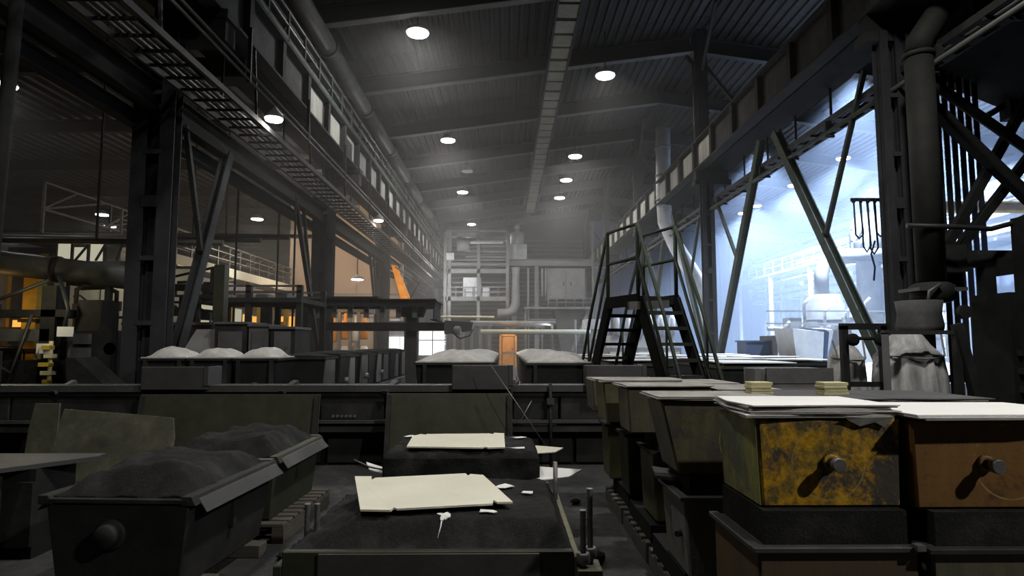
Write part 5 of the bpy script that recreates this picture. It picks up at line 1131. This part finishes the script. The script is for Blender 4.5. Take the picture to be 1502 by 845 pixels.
# front row: two big rusty flasks on two lower ones
A = stack_flask(1.21, 1.905, 3.08, 3.62, .92, 1.34, 'big rusty yellow flask with a round pin at the front of the stack', 'rust_yellow', .02)
B = stack_flask(1.93, 2.80, 3.04, 3.62, .92, 1.34, 'big orange brown flask with a round pin beside the yellow one', 'rust_orange', .015, sand=False, pinx=.395)
build(MB().hexa([(1.221, 3.1, .93), (1.228, 3.1, .93), (1.228, 3.6, .93), (1.221, 3.6, .93)], [(1.204, 3.09, 1.335), (1.212, 3.09, 1.335), (1.212, 3.61, 1.335), (1.204, 3.61, 1.335)]), 'side_plate', 'rust_moss', A)
for s_, nm in ((A, 'A'), (B, 'B')):
    for ch in list(s_.children):
        if ch.name.startswith('sand'): bpy.data.objects.remove(ch)
stack_flask(1.16, 1.90, 2.98, 3.6, .27, .765, 'lower flask with a diamond mesh pattern under the rusty yellow one', 'rust_mesh', .0, pin=False, rim='grey_plate')
stack_flask(1.94, 2.85, 2.95, 3.6, .27, .765, 'lower dark flask under the orange brown one', 'rust_dark', .0, pin=False, rim='dark_steel')
mb = MB().box(1.86, 1.9, 2.93, 2.975, .765, .79)
solo(mb, 'metal_chip', 'rod_steel', 'small bright metal chip on the rim between the lower flasks', 'chip')
# the rows behind
stack_flask(.97, 1.66, 3.98, 4.40, .9, 1.345, 'grey green upper flask with scribed arcs behind the yellow one', 'rust_grey', .10, pin=False, sand=False)
stack_flask(.955, 1.62, 5.0, 5.45, 1.0, 1.35, 'dark green upper flask second behind the yellow one', 'rust_dark', .02, pin=False, sand=False)
stack_flask(.87, 1.6, 5.68, 6.2, 1.0, 1.355, 'olive upper flask at the far end of the left stack', 'rust_olive', .03, pin=False, sand=False)
stack_flask(1.09, 1.75, 3.95, 4.5, .28, .76, 'pale grey lower flask with a rounded edge behind the mesh one', 'rust_pale', .03, pin=False, rim='grey_plate')
stack_flask(1.17, 1.8, 5.1, 5.6, .30, .84, 'green lower flask half hidden behind the pale grey one', 'rust_olive', .02, pin=False, rim='dark_steel')
stack_flask(1.13, 1.8, 5.95, 6.4, .30, .85, 'dark green lower flask with rounded corners further back', 'rust_dark', .02, pin=False, rim='dark_steel')
stack_flask(1.07, 1.75, 6.7, 7.15, .30, .85, 'olive lower flask last in the left stack', 'rust_olive', .02, pin=False, rim='dark_steel')
stack_flask(.9, 1.62, 6.6, 7.15, 1.0, 1.33, 'small dark upper flask on the last lower one', 'rust_dark', .02, pin=False, sand=False)
lp_ = solo(MB().poly([(1.0, 4.28), (1.22, 4.2), (1.25, 4.5), (1.05, 4.62)], .02, lambda x, y: .80 + .05 * (1.2 - x)), 'ledge_plate', 'grey_plate', 'bent grey plate jutting out between the stacked flasks', 'plate')
solo(MB().tube([(1.07, 4.05, .52), (1.12, 4.1, .52)], .02, 8), 'side_pin', 'dark_steel', 'short pin on the left side of the pale grey lower flask', 'pin')
for (r_, y0, y1, cols) in ((0, 3.9, 4.55, ((1.76, 2.36), (2.4, 2.92))), (1, 4.95, 5.5, ((1.7, 2.1),)), (2, 5.7, 6.3, ((1.68, 2.05),))):
    for c_, (x0, x1) in enumerate(cols):
        nm = ('second', 'third')[c_]; rw = ('front', 'middle', 'back')[r_]
        stack_flask(x0, x1, y0, y1, .82, 1.33, f'dark upper flask in the {nm} column, {rw} row behind the big flasks', 'rust_dark', .02, pin=False, sand=False)
        stack_flask(x0 - .03, x1 + .02, y0 - .03, y1 + .03, .15, .66, f'dark lower flask in the {nm} column, {rw} row behind the big flasks', 'rust_dark', .02, pin=False)
        sheets(x0, x1 + .02, y0, y1, 1.335, 4 if r_ == 0 else 2, f'the {rw} row flask of the {nm} column', ['card_brown', 'card_dark'] if r_ == 0 else ['card_brown'], 'loose card sheets on the flask stacks', (.05, .06), r_ * 3 + c_ + 5)
sheets(1.21, 1.88, 3.08, 3.62, 1.345, 7, 'the rusty yellow flask', ['card_brown', 'card_white', 'card_brown', 'card_white', 'card_white'], 'loose card sheets on the flask stacks', (.035, .014), 1)
sheets(1.95, 2.8, 3.04, 3.62, 1.345, 3, 'the orange brown flask', ['card_brown', 'card_white'], 'loose card sheets on the flask stacks', (.03, .075), 2)
sheets(.97, 1.66, 3.98, 4.40, 1.35, 3, 'the grey green flask', ['card_brown'], 'loose card sheets on the flask stacks', (.04, .03), 3)
sheets(.955, 1.62, 5.0, 5.45, 1.355, 2, 'the dark green upper flask', ['card_brown'], 'loose card sheets on the flask stacks', (.03, .02), 4)
sheets(.87, 1.6, 5.68, 6.2, 1.36, 2, 'the far olive upper flask', ['card_brown'], 'loose card sheets on the flask stacks', (.03, .02), 14)
solo(MB().add([(1.62, 3.05, 1.352), (1.70, 3.05, 1.35), (1.79, 3.05, 1.35), (1.86, 3.05, 1.352), (1.64, 3.06, 1.335), (1.70, 3.065, 1.305), (1.77, 3.06, 1.325), (1.82, 3.065, 1.30), (1.70, 3.1, 1.352), (1.80, 3.1, 1.352)],
               [(4, 5, 1, 0), (5, 6, 2, 1), (6, 7, 3, 2), (0, 1, 8), (1, 2, 9, 8), (2, 3, 9)]), 'torn_flap', 'card_brown', 'torn grey card flap hanging over the yellow flask edge', 'card')
for i, (x0, x1, y, lab) in enumerate(((1.60, 1.745, 4.15, 'pale yellow layered block on the cards behind the yellow flask, nearer the stairs'), (2.06, 2.225, 4.12, 'pale yellow layered block on the cards nearer the bulk bags'))):
    t = thing('foam_block', lab, 'block', ((x0 + x1) / 2, y, 1.37))
    for k in range(4): pbox('layer', 'foam', t, x0 + .006 * (k % 2), x1 - .005 * (k % 3), y + .004 * (k % 2), y + .12, 1.366 + .021 * k, 1.385 + .021 * k, .002)
tb_ = thing('round_tub', 'grey steel tub with a rounded end behind the card stacks', 'tub', (3.9, 8.2, 0))
n = 10; pts = [(3.45 + .3 * math.cos(math.pi / 2 + math.pi * k / n), 8.35 + .3 * math.sin(math.pi / 2 + math.pi * k / n)) for k in range(n + 1)] + [(4.12, 8.05), (4.12, 8.65)]
build(MB().add([(x, y, .0) for x, y in pts] + [(x, y, 1.38) for x, y in pts], [tuple(range(len(pts))), tuple(range(len(pts), 2 * len(pts)))] + [(i, (i + 1) % len(pts), len(pts) + (i + 1) % len(pts), len(pts) + i) for i in range(len(pts))]), 'body', 'grey_machine', tb_)
pbox('rim', 'mid_machine', tb_, 3.3, 4.15, 8.03, 8.07, 1.2, 1.39)
for i in range(4): pallet(f'{ORD[i]} wooden pallet under the left stack counted from the front', (1.5, 3.0 + 1.05 * i, 0), 0, .8, .95, .15, 6)
for i in range(3): pallet(f'{ORD[i]} wooden pallet under the second stack counted from the front', (2.35 if i < 2 else 1.9, 2.98 + 1.12 * i, 0), 0, 1.1 if i < 2 else .5, 1.0, .15, 6)
for i in range(4): solo(MB().box(1.08 + .03 * i, 1.86, 3.0 + 1.05 * i, 3.85 + 1.05 * i, .15, .28), 'bottom_board', 'black_steel', f'{ORD[i]} dark bottom board on the pallets of the left stack', 'board')
solo(MB().box(1.95, 2.82, 3.0, 3.7, .15, .27), 'bottom_board', 'black_steel', 'dark bottom board under the lower orange side flask', 'board')
